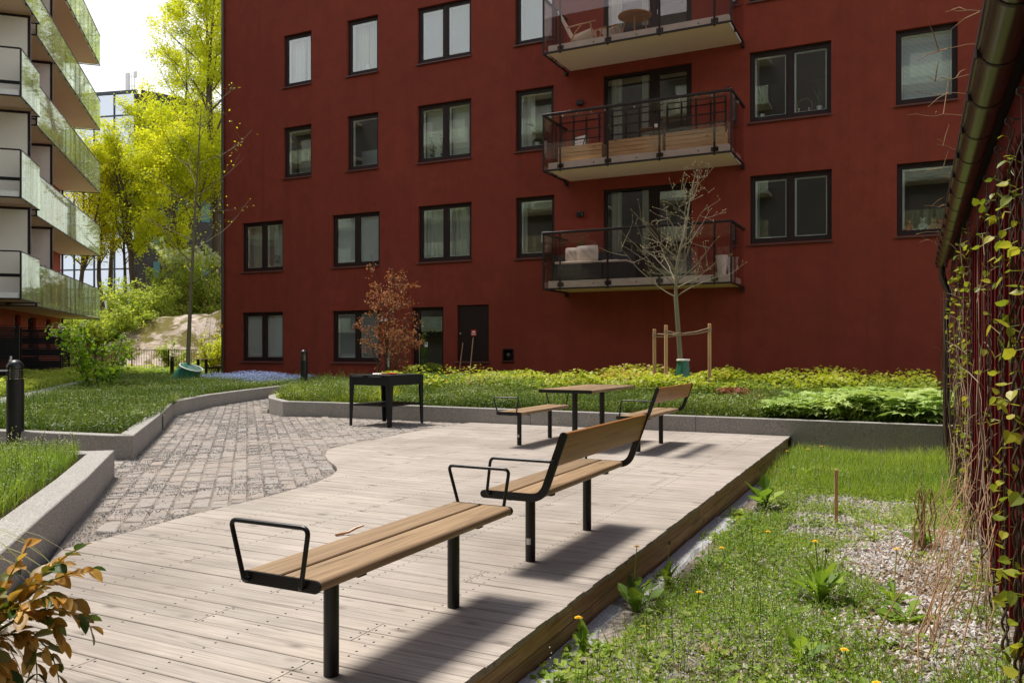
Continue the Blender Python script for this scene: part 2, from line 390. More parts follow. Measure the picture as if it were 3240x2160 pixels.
# ---- paving
PAVE=[(-4.80,3.32),(-7.10,5.55),(-9.2,5.0),(-12.6,4.6),(-12.6,6.15),(-8.30,6.42),(-8.10,6.52),(-10.53,8.98),(-12.72,11.14),(-13.9,13.1),(-14.75,15.1),(-15.7,17.6),(-16.2,20.4),
      (-14.9,20.4),(-14.3,16.5),(-13.25,14.7),(-12.45,13.35),(-11.65,12.5),(-10.86,12.04),(-9.91,12.29),(-6.6,12.33)]
DL=[(12.6,-6.93),(11.6,-6.94),(10.6,-6.95),(9.88,-6.86),(9.28,-6.80),(8.77,-6.77),(8.38,-6.71),(8.09,-6.58),(7.72,-6.30),(7.42,-6.02),(7.19,-5.76),(7.05,-5.60),(6.82,-5.41),(6.51,-5.24),(6.11,-5.10),(5.58,-5.02),(5.16,-4.98),(4.69,-4.97),(4.33,-4.94),(3.9,-4.88),(3.34,-4.82)]
def deckL(y):
    if y<=3.34: return -4.82+(3.34-y)*1.02
    for (y1,x1),(y0,x0) in zip(DL,DL[1:]):
        if y0<=y<=y1: return x0+(x1-x0)*(y-y0)/(y1-y0)
    return DL[0][1]
def deckR(y): return -1.50-.0135*y
PAVE_full=PAVE+[(x,y) for y,x in DL[1:]]
m,nt=newmat('joint_sand'); v=coords(nt); g=noise(nt,v,70,4,.8)
c=mixc(nt,ramp(nt,[(.35,(0,0,0)),(.65,(1,1,1))],g).outputs[0],(.16,.135,.11),(.32,.28,.24))
c=mixc(nt,ramp(nt,[(.55,(0,0,0)),(.75,(.5,.5,.5))],noise(nt,v,2.1,5,.6)).outputs[0],c,(.10,.12,.05))
out(nt,principled(nt,c,.95,0,.1,g,.7,.01).outputs[0]); MT['sand']=m
m,nt=newmat('weathered_sett_stone'); v=coords(nt,rnd=3); a=noise(nt,v,120,3,.75); bb=noise(nt,v,16,5,.7)
at=N(nt,'ShaderNodeAttribute',attribute_name='rnd')
c=ramp(nt,[(0,(.25,.215,.185)),(.3,(.30,.26,.225)),(.55,(.34,.28,.235)),(.8,(.31,.285,.255)),(1,(.36,.315,.27))],at.outputs['Fac']).outputs[0]
c=mixc(nt,ramp(nt,[(.35,(.4,.4,.4)),(.6,(0,0,0))],a).outputs[0],c,(.20,.17,.15)); c=mixc(nt,ramp(nt,[(.5,(0,0,0)),(.75,(.5,.5,.5))],bb).outputs[0],c,(.24,.21,.18))
big=noise(nt,coords(nt),.55,5,.6); c=mixc(nt,ramp(nt,[(.38,(.45,.45,.45)),(.62,(0,0,0))],big).outputs[0],c,(.25,.23,.215))
out(nt,principled(nt,c,.88,0,.25,bb,.7,.012).outputs[0]); MT['sett']=m
b=MB(); PV2=[(-4.6,3.1),(-7.10,5.40),(-9.2,4.9),(-12.7,4.5)]+PAVE[4:]+[(-6.5,12.33),(-6.5,8.0),(-5.6,7.0),(-4.8,6.2)]
b.prism(PV2,-.2,-.0095,0)
ang=math.atan2(D3.y,D3.x); ca,sa=math.cos(ang),math.sin(ang)
a0=-40
rows=np.arange(-14,18,.146)
vs=[];fs=[];rr=[]
g2=np.random.default_rng(5)
cand=[]
for bi,bv in enumerate(rows):
    a=g2.uniform(-.3,0)
    while a<30:
        l=g2.uniform(.12,.27); cand.append((a-6,bv,l)); a+=l
cand=np.array(cand); ac=cand[:,0]+cand[:,2]/2; bc=cand[:,1]+.073
cx_=ac*ca+bc*sa; cy_=ac*sa-bc*ca
poly=np.array(PAVE_full)
# shrink test: centre and four corners inside
ok=np.ones(len(cand),bool)
for da,db in((-.5,-.45),(.5,-.45),(.5,.45),(-.5,.45)):
    aa=ac+da*cand[:,2]; b2_=bc+db*.146
    ok&=inpoly(np.stack([aa*ca+b2_*sa,aa*sa-b2_*ca],-1),PAVE_full)
for (a_,bv,l) in cand[ok]:
    z=g2.normal(0,.0035); tl=g2.normal(0,.003,4); e=.012; gq=g2.uniform(.003,.007,4)
    cs=[(a_+gq[0],bv+gq[1]),(a_+l-gq[2],bv+gq[1]*1.3),(a_+l-gq[2]*1.2,bv+.146-gq[3]),(a_+gq[0]*1.4,bv+.146-gq[3])]
    mid=(a_+l/2,bv+.073); V=[]
    for (p,q_) in cs: V.append((p,q_,-.03))
    for (p,q_) in cs: V.append((p,q_,-.010+z))
    for i,(p,q_) in enumerate(cs): V.append((p+math.copysign(e,mid[0]-p),q_+math.copysign(e,mid[1]-q_),z+tl[i]))
    V=[(p*ca+q_*sa,p*sa-q_*ca,w) for p,q_,w in V]
    F=[(i,i+4,(i+1)%4+4,(i+1)%4) for i in range(4)]+[(i+4,i+8,(i+1)%4+8,(i+1)%4+4) for i in range(4)]+[(8,11,10,9)]
    b.add(V,F,1,float(g2.random()))
tag(b.build('paving',['sand','sett']),kind='structure')
# loose gravel on the paving
STONE=([(-.5,-.4,0),(.5,-.35,0),(.1,.5,0),(.05,0,.6),(-.3,.2,.45)],[(0,1,3),(1,2,3),(2,4,3),(2,0,4),(0,3,4)])
m,nt=newmat('mixed_gravel'); at=N(nt,'ShaderNodeAttribute',attribute_name='rnd')
c=ramp(nt,[(0,(.07,.07,.075)),(.25,(.22,.21,.20)),(.5,(.42,.40,.38)),(.72,(.43,.36,.32)),(.85,(.55,.53,.50)),(1,(.68,.66,.63))],at.outputs['Fac']).outputs[0]
out(nt,principled(nt,c,.85,0,.3).outputs[0]); MT['gravel']=m
p=pts_in(PAVE_full,110000,11)
ln=vnoise(p[:,0],p[:,1],8,.9)*.6+vnoise(p[:,0],p[:,1],9,2.7)*.4
kx=[-8.1,-10.53,-12.72,-13.9]; ky=[6.5,8.98,11.14,13.1]
d=np.min([np.abs((p[:,0]-x0)*(y1-y0)-(p[:,1]-y0)*(x1-x0))/math.hypot(x1-x0,y1-y0) for x0,y0,x1,y1 in zip(kx,ky,kx[1:],ky[1:])],axis=0)
w=np.exp(-(d/1.8)**2)*1.5+.2
keep=rng.random(len(p))<w*sm(.3,.65,ln)+.03
p=p[keep]; n=len(p)
tag(scatter_mesh('loose_gravel',*STONE,np.c_[p,np.full(n,-.002)],U(n,0,6.3),U(n,-.4,.4),U(n,-.4,.4),U(n,.006,.016),['gravel'],rnd=U(n,.0,.8)),kind='stuff')
# ---- timber deck
b=MB(); pitch=.1245; y=1.0; row=0
JO=[-6.2,-5.1,-3.9,-3.0,-2.2]
def board(x0a,x0b,x1a,x1b,y0,y1,z):
    r=random.random(); bv=.003
    vs=[(x0a,y0,z-.028),(x1a,y0,z-.028),(x1b,y1,z-.028),(x0b,y1,z-.028),
        (x0a,y0,z-bv),(x1a,y0,z-bv),(x1b,y1,z-bv),(x0b,y1,z-bv),
        (x0a,y0+bv,z),(x1a,y0+bv,z),(x1b,y1-bv,z),(x0b,y1-bv,z)]
    fs=[(0,4,5,1),(1,5,6,2),(2,6,7,3),(3,7,4,0),(4,8,9,5),(6,10,11,7),(5,9,10,6),(7,11,8,4),(8,11,10,9)]
    b.add(vs,fs,0,r)
nails=[]
while y<12.42:
    y0,y1=y+.003,min(y+pitch-.003,12.44)
    la,lb=deckL(y0),deckL(y1); ra,rb=deckR(y0)+random.uniform(-.004,.006),0; rb=ra
    js=sorted(j+random.choice([0,0,.0]) for j in random.sample(JO,random.choice([1,1,2])) )
    js=[j for j in js if j>max(la,lb)+.5 and j<ra-.35]
    zz=.012+random.uniform(-.0012,.0012)
    xs_=[(la,lb)]+[(j,j) for j in js]+[(ra,rb)]
    for (a0_,a1_),(c0_,c1_) in zip(xs_,xs_[1:]):
        g=.0022; board(a0_+g,a1_+g,c0_-g,c1_-g,y0,y1,zz)
    xn=-8.1
    while xn<ra-.03:
        if xn>max(la,lb)+.03:
            for yy in (y0+.026,y1-.026): nails.append((xn+random.uniform(-.006,.006),yy+random.uniform(-.004,.004),zz))
        xn+=.6
    for j in js:
        for yy in (y0+.026,y1-.026):
            for s_ in(-.022,.022): nails.append((j+s_,yy,zz))
    y+=pitch
for (x,yy,z) in nails:
    b.tube([(x,yy,z-.002),(x,yy,z+.0012)],.0055,6,2)
# sub-structure (dark) and fascia
seg=np.linspace(1.0,12.44,26)
outl=[(deckL(t)+.02,t) for t in seg]+[(deckR(t)-.05,t) for t in seg[::-1]]
b.prism(outl,-.16,-.020,3)
for k,(z0,z1) in enumerate(((-.105,-.018),(-.185,-.109),(-.262,-.189))):
    for j in range(4):
        ya,yb=1.0+j*2.86+.3*k,1.0+(j+1)*2.86+.3*k-.004; yb=min(yb,12.42)
        xa,xb=deckR(ya)-.018,deckR(yb)-.018
        b.prism([(xa-.025,ya),(xa,ya),(xb,yb),(xb-.025,yb)],z0,z1,1)
tag(b.build('deck',['deck','fascia','black','interior']),kind='structure')
b=MB(); b.bbox(deckR(12.35)-.05,deckR(12.35)+.012,12.36,12.44,-.3,.008,.003); tag(b.build('deck_corner_post','blackrough'),'small black steel post at the far right corner of the deck','post')
# granite edging strip along the deck
y=.9; k=0; 
b=MB(); y=.9
while y<10.6:
    l=random.uniform(.7,1.1); z=-.135-.012*y+random.uniform(-.006,.006); w=random.uniform(.11,.17)
    x0=deckR(y)-.01; n=7; vs=[];fs=[]
    for i in range(n+1):
        yy=y+(l-.008)*i/n; xx=deckR(yy)-.005; ww=w+random.uniform(-.022,.022)
        vs+= [(xx,yy,z+random.uniform(-.002,.002)),(xx+ww*.8,yy,z+random.uniform(-.004,.002)),(xx+ww,yy,z-.02+random.uniform(-.006,.006)),(xx+ww+.01,yy,-.45),(xx,yy,-.45)]
    for i in range(n):
        for j in range(4): fs.append((i*5+j,i*5+j+1,(i+1)*5+j+1,(i+1)*5+j))
    fs+=[(0,1,2,3,4),tuple(n*5+j for j in (4,3,2,1,0))]
    b.add(vs,[f[::-1] for f in fs]); y+=l
tag(b.build('kerb_strip','kerbedge'),kind='structure')
# ---- right-hand lawn ground
def lawn_z(x,y):
    x=np.asarray(x,float); y=np.asarray(y,float)
    return -.185-.055*sm(2,8,y)+.03*sm(9,12,y)+(vnoise(x,y,21,1.6)-.5)*.05+(vnoise(x,y,22,6)-.5)*.018+.04*sm(.0,.4,x)
xs=np.linspace(-1.7,.62,60); ys=np.linspace(-3,12.5,320); X,Y=np.meshgrid(xs,ys); Z=lawn_z(X,Y)
nx,ny=len(xs),len(ys); idx=np.arange(nx*ny).reshape(ny,nx)
q=np.stack([idx[:-1,:-1],idx[:-1,1:],idx[1:,1:],idx[1:,:-1]],-1).reshape(-1,4)
m,nt=newmat('gravelly_soil'); v=coords(nt); vo=N(nt,'ShaderNodeTexVoronoi',inp={'Scale':42}); L(nt,v,vo.inputs['Vector'])
c=ramp(nt,[(0,(.10,.085,.065)),(.4,(.22,.19,.16)),(.7,(.34,.30,.27)),(1,(.28,.20,.14))],vo.outputs['Color']).outputs[0]
c=mixc(nt,ramp(nt,[(.45,(0,0,0)),(.62,(1,1,1))],noise(nt,v,1.4,6,.65)).outputs[0],c,(.10,.075,.045))
out(nt,principled(nt,c,.95,0,.2,vo.outputs['Distance'],.8,.02).outputs[0]); MT['lawnsoil']=m
tag(link('lawn_ground',mesh_np('lawn_ground',np.stack([X,Y,Z],-1).reshape(-1,3),q.ravel(),[4]*len(q),mats=[MT['lawnsoil']],smooth=True)),kind='structure')
# ---- planter walls
def offs(pl,d):
    o=[]
    n=len(pl)
    for i in range(n):
        a=Vector(pl[max(i-1,0)]); p_=Vector(pl[i]); c_=Vector(pl[min(i+1,n-1)])
        t1=(p_-a).normalized() if i>0 else None; t2=(c_-p_).normalized() if i<n-1 else None
        if t1 is None: t1=t2
        if t2 is None: t2=t1
        n1=Vector((-t1.y,t1.x)); n2=Vector((-t2.y,t2.x)); m_=(n1+n2).normalized()
        o.append(tuple(p_+m_*(d/max(.3,m_.dot(n1)))))
    return o
def wall(name,label,pl,d,z0,ztops,blk,group=None):
    inner=offs(pl,d); b=MB()
    for i in range(len(pl)-1):
        A,B_=Vector(pl[i]),Vector(pl[i+1]); a,b_=Vector(inner[i]),Vector(inner[i+1]); Ln=(B_-A).length; nb=max(1,round(Ln/blk))
        zt0=ztops[i] if isinstance(ztops,list) else ztops; zt1=ztops[i+1] if isinstance(ztops,list) else ztops
        for k in range(nb):
            t0,t1=k/nb,(k+1)/nb; g=.004/Ln
            s0=t0+(g if k else 0); s1=t1-(g if k<nb-1 else 0)
            o0,o1=A.lerp(B_,s0),A.lerp(B_,s1); i0,i1=a.lerp(b_,s0),a.lerp(b_,s1); za,zb=zt0+(zt1-zt0)*s0,zt0+(zt1-zt0)*s1
            e=.007; n_=(i0-o0).normalized()*e
            vs=[(*o0,z0),(*o1,z0),(*i1,z0),(*i0,z0),(*o0,za-e),(*o1,zb-e),(*i1,zb-e),(*i0,za-e),(*(o0+n_),za),(*(o1+n_),zb),(*(i1-n_),zb),(*(i0-n_),za)]
            fs=[(0,1,5,4),(1,2,6,5),(2,3,7,6),(3,0,4,7),(4,5,9,8),(5,6,10,9),(6,7,11,10),(7,4,8,11),(8,9,10,11)]
            if d<0: fs=[f[::-1] for f in fs]
            b.add(vs,fs)
    return tag(b.build(name,'granite'),label,'planter wall',group)
G='granite planter walls around the courtyard'
wall('planter_wall','long low granite wall behind the deck and grill table',[(.45,12.50),(-1.67,12.45),(-4.41,12.40),(-7.18,12.34),(-9.91,12.31),(-10.86,12.06),(-11.63,12.51),(-12.42,13.36),(-13.2,14.7),(-14.25,16.5),(-15.1,20.3)],-.15,-.35,[.245,.25,.255,.262,.27,.28,.30,.29,.28,.28,.28],1.75,G)
wall('planter_wall','bent granite wall edging the left green bed and its black bollard',[(-16.2,20.3),(-15.7,17.6),(-14.75,15.1),(-13.94,13.16),(-12.72,11.14),(-10.53,8.98),(-8.12,6.53),(-8.32,6.44),(-10.1,6.2),(-13.2,5.85)],-.17,-.3,.275,1.5,G)
wall('planter_wall','sunlit slanting granite kerb wall at the lower left, above the withered plant',[(-12.6,4.45),(-7.40,5.42),(-7.22,5.59),(-5.9,4.33),(-4.86,3.29),(-2.6,1.05)],-.22,-.2,.262,1.3,G)
# ---- planting bed soil
def bed(name,poly,z,back=None):
    b=MB(); b.prism(poly,-.3,z); return tag(b.build(name,'soil'),kind='structure')
BED_C=[(.5,12.62),(-1.7,12.60),(-7.2,12.48),(-9.9,12.45),(-10.8,12.22),(-11.5,12.62),(-12.3,13.45),(-13.05,14.75),(-14.1,16.5),(-14.95,20.38),(.5,20.38)]
b=MB()
n=len(BED_C); b.add([(x,y,-.3) for x,y in BED_C]+[(x,y,.20+.13*(y-12.4)/8) for x,y in BED_C],[(i,(i+1)%n,n+(i+1)%n,n+i)[::-1] for i in range(n)]+[tuple(range(n,2*n))[::-1]]); b.f=[f[::-1] for f in b.f]
tag(b.build('planting_bed','soil'),kind='structure')
def bedC_z(y): return .20+.13*(y-12.4)/8
BED_L=[(-12.9,6.05),(-10.1,6.36),(-8.42,6.60),(-10.65,9.1),(-12.85,11.25),(-14.08,13.2),(-14.9,15.15),(-15.85,17.6),(-16.35,20.3),(-21.5,20.3),(-26,20.4),(-21.1,15.4),(-18.7,13),(-14.6,9)]
bed('planting_bed',BED_L,.215)
BED_F=[(-7.42,5.38),(-7.30,5.38),(-6.05,4.16),(-5.02,3.12),(-2.8,.9),(-4.0,-.5),(-12,3.0),(-12.5,4.3)]
bed('planting_bed',BED_F,.20)
BED_Y=[(-14.9,8.7),(-18.95,12.75),(-21.35,15.1),(-26.1,19.8),(-30,23.6),(-31.4,22.2),(-26.6,17.4),(-20,10.3),(-16,5.9),(-13.3,7.1)]
bed('planting_bed',BED_Y,.19)
b=MB(); sp=[(-13.4,7.6),(-14.75,8.85),(-18.82,12.88),(-21.22,15.25),(-26.05,20.1)]
for (x0,y0),(x1,y1) in zip(sp,sp[1:]):
    Ln=math.hypot(x1-x0,y1-y0); nb=round(Ln/.55); dx,dy=(x1-x0)/Ln,(y1-y0)/Ln
    for k in range(nb):
        a0_,a1_=k*Ln/nb+.01,(k+1)*Ln/nb-.01; w=.36+random.uniform(-.02,.02)
        q_=[(x0+dx*t-dy*s,y0+dy*t+dx*s) for t,s in((a0_,-w),(a1_,-w),(a1_,w),(a0_,w))]; b.prism(q_,0,.29+random.uniform(-.004,.004))
tag(b.build('stepping_stone_path','kerbedge'),kind='structure')
# rock outcrop behind the fence
rv=np.linspace(42.3,53,60); rr_=np.linspace(-25,-15.4,60); RV,RR=np.meshgrid(rv,rr_)
X=-SS*RV+CC*RR; Y=CC*RV+SS*RR; base=hill_z(X,Y)
e1=((RV-47.6)/4.6)**2+((RR+19.9)/4.0)**2; e2=((RV-50)/3.2)**2+((RR+17.2)/2.2)**2
bump=np.maximum(.85*(1-e1),.8*(1-e2)); bump=np.where(bump>-.2,bump,-.2)
bump+= (vnoise(X,Y,31,.8)-.5)*.5+(vnoise(X,Y,32,2.5)-.5)*.16
Z=base+bump-.12; idx=np.arange(3600).reshape(60,60)
q=np.stack([idx[:-1,:-1],idx[:-1,1:],idx[1:,1:],idx[1:,:-1]],-1).reshape(-1,4)
m,nt=newmat('pale_bedrock'); v=coords(nt); f=noise(nt,v,.55,6,.65,.6); g=noise(nt,v,6,6,.7)
c=ramp(nt,[(.3,(.30,.22,.17)),(.5,(.50,.42,.35)),(.7,(.62,.56,.50))],noise(nt,coords(nt,(1,1,3.2)),1.1,6,.65,1.2)).outputs[0]
c=mixc(nt,ramp(nt,[(.44,(0,0,0)),(.52,(1,1,1))],f).outputs[0],c,(.15,.13,.03))
out(nt,principled(nt,c,.9,0,.2,g,.9,.12).outputs[0]); MT['rock']=m
tag(link('rock_outcrop',mesh_np('rock_outcrop',np.stack([X,Y,Z],-1).reshape(-1,3),q[:,::-1].ravel(),[4]*len(q),mats=[MT['rock']],smooth=True)),kind='structure')
# ------------------------------------------------------------ red apartment building
FY=20.5
bld=thing('apartment_building','dark red plastered apartment block filling the background with brown framed windows','building',(-8,FY,.3))
def bl(b,name,mats,parent=None,**k):   # geometry is written in world coordinates, stored relative to the building origin
    o=b.build(name,mats,parent or bld,**k)
    return o
OFF=Vector((-8,FY,.3))
def world_part(o,parent):
    "parent a world-coordinate mesh keeping its place"
    o.parent=parent; w=Vector((0,0,0)); p=parent
    while p is not None: w+=p.location; p=p.parent
    o.location=-w; return o
WIN=[ # x0,x1,z0,z1,leaves,content
 (-20.23,-18.45,.88,2.49,2,'blind'),(-16.45,-14.64,.88,2.47,2,'darkblind'),
 (-20.23,-18.45,3.84,5.46,2,'curtain'),(-16.46,-14.65,3.84,5.46,2,'blind'),(-13.27,-11.46,3.84,5.49,2,'curtain'),(-10.05,-8.88,3.80,5.48,1,'dark'),(-3.69,-1.82,3.84,5.49,2,'dark'),(-.44,.80,3.83,5.46,1,'dark'),
 (-18.43,-17.28,6.80,8.43,1,'half'),(-15.87,-14.70,6.80,8.48,1,'half2'),(-13.29,-11.47,6.78,8.46,2,'roller'),(-10.06,-8.90,6.77,8.46,1,'sidecurtain'),(-3.70,-1.83,6.80,8.50,2,'dark'),(-.46,.77,6.79,8.48,1,'blind'),
 (-18.43,-17.28,9.74,11.40,1,'curtain2'),(-15.88,-14.71,9.73,11.44,1,'curtain'),(-13.29,-11.47,9.70,11.35,2,'blind'),(-10.07,-8.88,9.73,11.40,1,'blind'),(-3.70,-1.83,9.74,11.40,2,'curtain'),(-.46,.77,9.73,11.40,1,'blind'),
 (-18.43,-17.28,12.72,14.35,1,'curtain'),(-15.88,-14.71,12.72,14.35,1,'dark'),(-13.29,-11.47,12.72,14.35,2,'blind'),(-10.07,-8.88,12.72,14.35,1,'dark'),(-3.70,-1.83,12.72,14.35,2,'dark')]
DOORS=[(-7.48,-5.12,3.00,5.48),(-7.48,-5.12,6.00,8.48),(-7.48,-5.12,8.95,11.45),(-7.48,-5.12,11.95,14.4)]
HOLES=[w[:4] for w in WIN]+DOORS+[(-13.50,-12.40,.36,2.51),(-11.94,-10.90,.92,2.54),(-10.44,-10.13,.95,1.27)]
X0,X1,Z0,Z1=-21.16,6.5,.355,16.2
xb=sorted({X0,X1,*[h[0] for h in HOLES],*[h[1] for h in HOLES],-6.3}); zb=sorted({Z0,Z1,*[h[2] for h in HOLES],*[h[3] for h in HOLES]})
b=MB()
for i in range(len(xb)-1):
    for j in range(len(zb)-1):
        cx_,cz=(xb[i]+xb[i+1])/2,(zb[j]+zb[j+1])/2
        if any(h[0]<cx_<h[1] and h[2]<cz<h[3] for h in HOLES): continue
        b.quad((xb[i],FY,zb[j]),(xb[i+1],FY,zb[j]),(xb[i+1],FY,zb[j+1]),(xb[i],FY,zb[j+1]))
for (x0,x1,z0,z1) in HOLES:
    d=FY+.30
    b.quad((x0,FY,z0),(x0,d,z0),(x0,d,z1),(x0,FY,z1)); b.quad((x1,FY,z0),(x1,FY,z1),(x1,d,z1),(x1,d,z0))
    b.quad((x0,FY,z1),(x0,d,z1),(x1,d,z1),(x1,FY,z1)); b.quad((x0,FY,z0),(x1,FY,z0),(x1,d,z0),(x0,d,z0))
B2=FY+12
b.quad((X0,B2,Z0),(X0,FY,Z0),(X0,FY,Z1),(X0,B2,Z1)); b.quad((X1,FY,Z0),(X1,B2,Z0),(X1,B2,Z1),(X1,FY,Z1)); b.quad((X1,B2,Z0),(X0,B2,Z0),(X0,B2,Z1),(X1,B2,Z1))
b.quad((X0,FY,Z0),(X0,B2,Z0),(X1,B2,Z0),(X1,FY,Z0))
world_part(b.build('wall','facade'),bld)
b=MB(); b.box(X0-.12,X1+.1,FY-.12,B2+.1,Z1,Z1+.28); world_part(b.build('roof','brown'),bld)
b=MB(); b.box(X0+.04,X1,FY+.03,FY+.3,-.2,Z0-.012); b.box(X0-.01,X1,FY-.035,FY+.02,Z0-.026,Z0-.002,1); world_part(b.build('plinth',['plinth','steel']),bld)
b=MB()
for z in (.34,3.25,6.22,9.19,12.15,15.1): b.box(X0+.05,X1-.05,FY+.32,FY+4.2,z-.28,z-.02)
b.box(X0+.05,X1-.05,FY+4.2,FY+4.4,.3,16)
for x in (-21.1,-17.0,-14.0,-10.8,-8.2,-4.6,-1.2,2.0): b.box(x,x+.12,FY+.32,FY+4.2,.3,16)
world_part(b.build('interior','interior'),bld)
MT['blind']=simple('white_blind_slat',(.86,.87,.88),.6,0,.3,.04)
MT['blindgrey']=simple('grey_blind_and_reflection',(.36,.38,.40),.6,0,.3,.06)
def curtainmat(n,c):
    m,nt=newmat(n); d=N(nt,'ShaderNodeBsdfDiffuse'); d.inputs[0].default_value=c4(c); t=N(nt,'ShaderNodeBsdfTranslucent'); t.inputs[0].default_value=c4(c)
    mx=N(nt,'ShaderNodeMixShader',inp={0:.25}); L(nt,d.outputs[0],mx.inputs[1]); L(nt,t.outputs[0],mx.inputs[2]); out(nt,mx.outputs[0]); return m
MT['curtain']=curtainmat('pale_grey_curtain',(.85,.86,.80)); MT['sheer']=curtainmat('grey_curtain',(.66,.68,.60)); MT['beigecurtain']=curtainmat('beige_curtain',(.55,.46,.33))
def curtain(b,x0,x1,y,z0,z1,amp=.035,per=.13,taper=0,mi=0):
    n=max(8,int((x1-x0)/per*8)); vs=[];ph=random.uniform(0,6)
    for i in range(n+1):
        x=x0+(x1-x0)*i/n; a=math.sin((x-x0)/per*2*PI+ph)*amp*(.6+.4*math.sin(x*7))
        xt=x0+(x1-x0)*i/n*(1-taper); vs+=[(x if taper<=0 else xt,y+a*1.2,z0),(x,y+a,z1)]
    b.add(vs,[(2*i,2*i+2,2*i+3,2*i+1) for i in range(n)],mi)
def slats(b,x0,x1,y,z0,z1,pitch=.028,tilt=.35,mi=0):
    z=z0
    while z<z1:
        b.quad((x0,y-.012,z),(x1,y-.012,z),(x1,y+.006,z+pitch*.93),(x0,y+.006,z+pitch*.93),mi,.5); z+=pitch
WPOS=[]
def window(x0,x1,z0,z1,lv,content,parent=bld,sill=True,yo=0):
    fy=FY+.085+yo; cx_=(x0+x1)/2; fr=.062
    b=MB()
    b.bbox(x0,x0+fr,fy,fy+.09,z0,z1); b.bbox(x1-fr,x1,fy,fy+.09,z0,z1)
    b.bbox(x0+fr,x1-fr,fy+.002,fy+.088,z1-fr,z1); b.bbox(x0+fr,x1-fr,fy+.002,fy+.088,z0,z0+fr+.02)
    lx=[(x0+fr,x1-fr)]
    if lv==2:
        b.bbox(cx_-.045,cx_+.045,fy+.001,fy+.089,z0+fr+.02,z1-fr); lx=[(x0+fr,cx_-.045),(cx_+.045,x1-fr)]
    for (a,c) in lx:   # sash
        s=.05
        b.bbox(a,a+s,fy+.012,fy+.07,z0+fr+.02,z1-fr,.004); b.bbox(c-s,c,fy+.012,fy+.07,z0+fr+.02,z1-fr,.004)
        b.bbox(a+s,c-s,fy+.014,fy+.068,z1-fr-s,z1-fr,.004); b.bbox(a+s,c-s,fy+.014,fy+.068,z0+fr+.02,z0+fr+.02+s,.004)
    f=world_part(b.build('window','brown'),parent)
    if sill:
        b=MB(); b.extr([(FY-.065,z0-.055),(FY-.065,z0-.03),(FY+.09,z0+.006),(FY+.09,z0-.012),(FY+.0,z0-.034),(FY-.055,z0-.055)],x0-.04,x1+.02,0); world_part(b.build('sill','sill'),f)
    b=MB()
    for (a,c) in lx:
        b.box(a+.045,c-.045,fy+.040,fy+.046,z0+.125,z1-.105)
    world_part(b.build('pane','glass'),f)
    b=MB()   # white inner lining seen through the glass
    for (a,c) in lx:
        a+=.055;c-=.055; t=.026; zz0,zz1=z0+.135,z1-.115; y0,y1=fy+.095,fy+.15
        b.box(a-.01,a+t,y0,y1,zz0,zz1); b.box(c-t,c+.01,y0,y1,zz0,zz1); b.box(a+t,c-t,y0,y1,zz1-t,zz1); b.box(a+t,c-t,y0,y1,zz0,zz0+t)
    world_part(b.build('inner_frame','white'),f)
    iy=fy+.155
    b=MB(); nm=None
    def bls(mat,y=iy-.02,z=None,nm='blind'):
        bb=MB()
        for (a,c) in lx: slats(bb,a+.085,c-.085,y-.005,(z or z0+.17),z1-.15)
        world_part(bb.build(nm,mat),f)
    if content=='blind': bls('blind')
    elif content=='darkblind': bls('blindgrey')
    elif content=='roller':
        bb=MB()
        for (a,c) in lx: bb.box(a+.02,c-.02,iy+.14,iy+.145,z0+.12,z1-.1)
        world_part(bb.build('roller_blind','curtain'),f)
    elif content in('curtain','curtain2'):
        bb=MB(); w=x1-x0
        if content=='curtain2':
            curtain(bb,x0+.02,x0+w*.56,iy+.12,z0,z1,taper=.12); curtain(bb,x0+w*.6,x1,iy+.12,z0,z1)
        else:
            curtain(bb,x0+.02,x0+w*.49,iy+.14,z0,z1); curtain(bb,x0+w*.51,x1,iy+.16,z0,z1)
        world_part(bb.build('curtain','curtain' if content=='curtain2' else 'sheer'),f)
    elif content=='sidecurtain':
        bb=MB(); curtain(bb,x0,x0+.42,iy+.14,z0,z1); world_part(bb.build('curtain','curtain'),f)
    elif content in('half','half2'):
        bb=MB(); bb.box(x0,x1,iy+.5,iy+.56,z0-.4,z0+(.62 if content=='half' else .75)); world_part(bb.build('reflection_panel','blindgrey'),f)  # added grey panel imitating a reflection across the lower pane
    else:
        bb=MB(); curtain(bb,x0,x0+.16,iy+.2,z0,z1); world_part(bb.build('curtain','sheer'),f)
    return f
for w in WIN: window(*w)
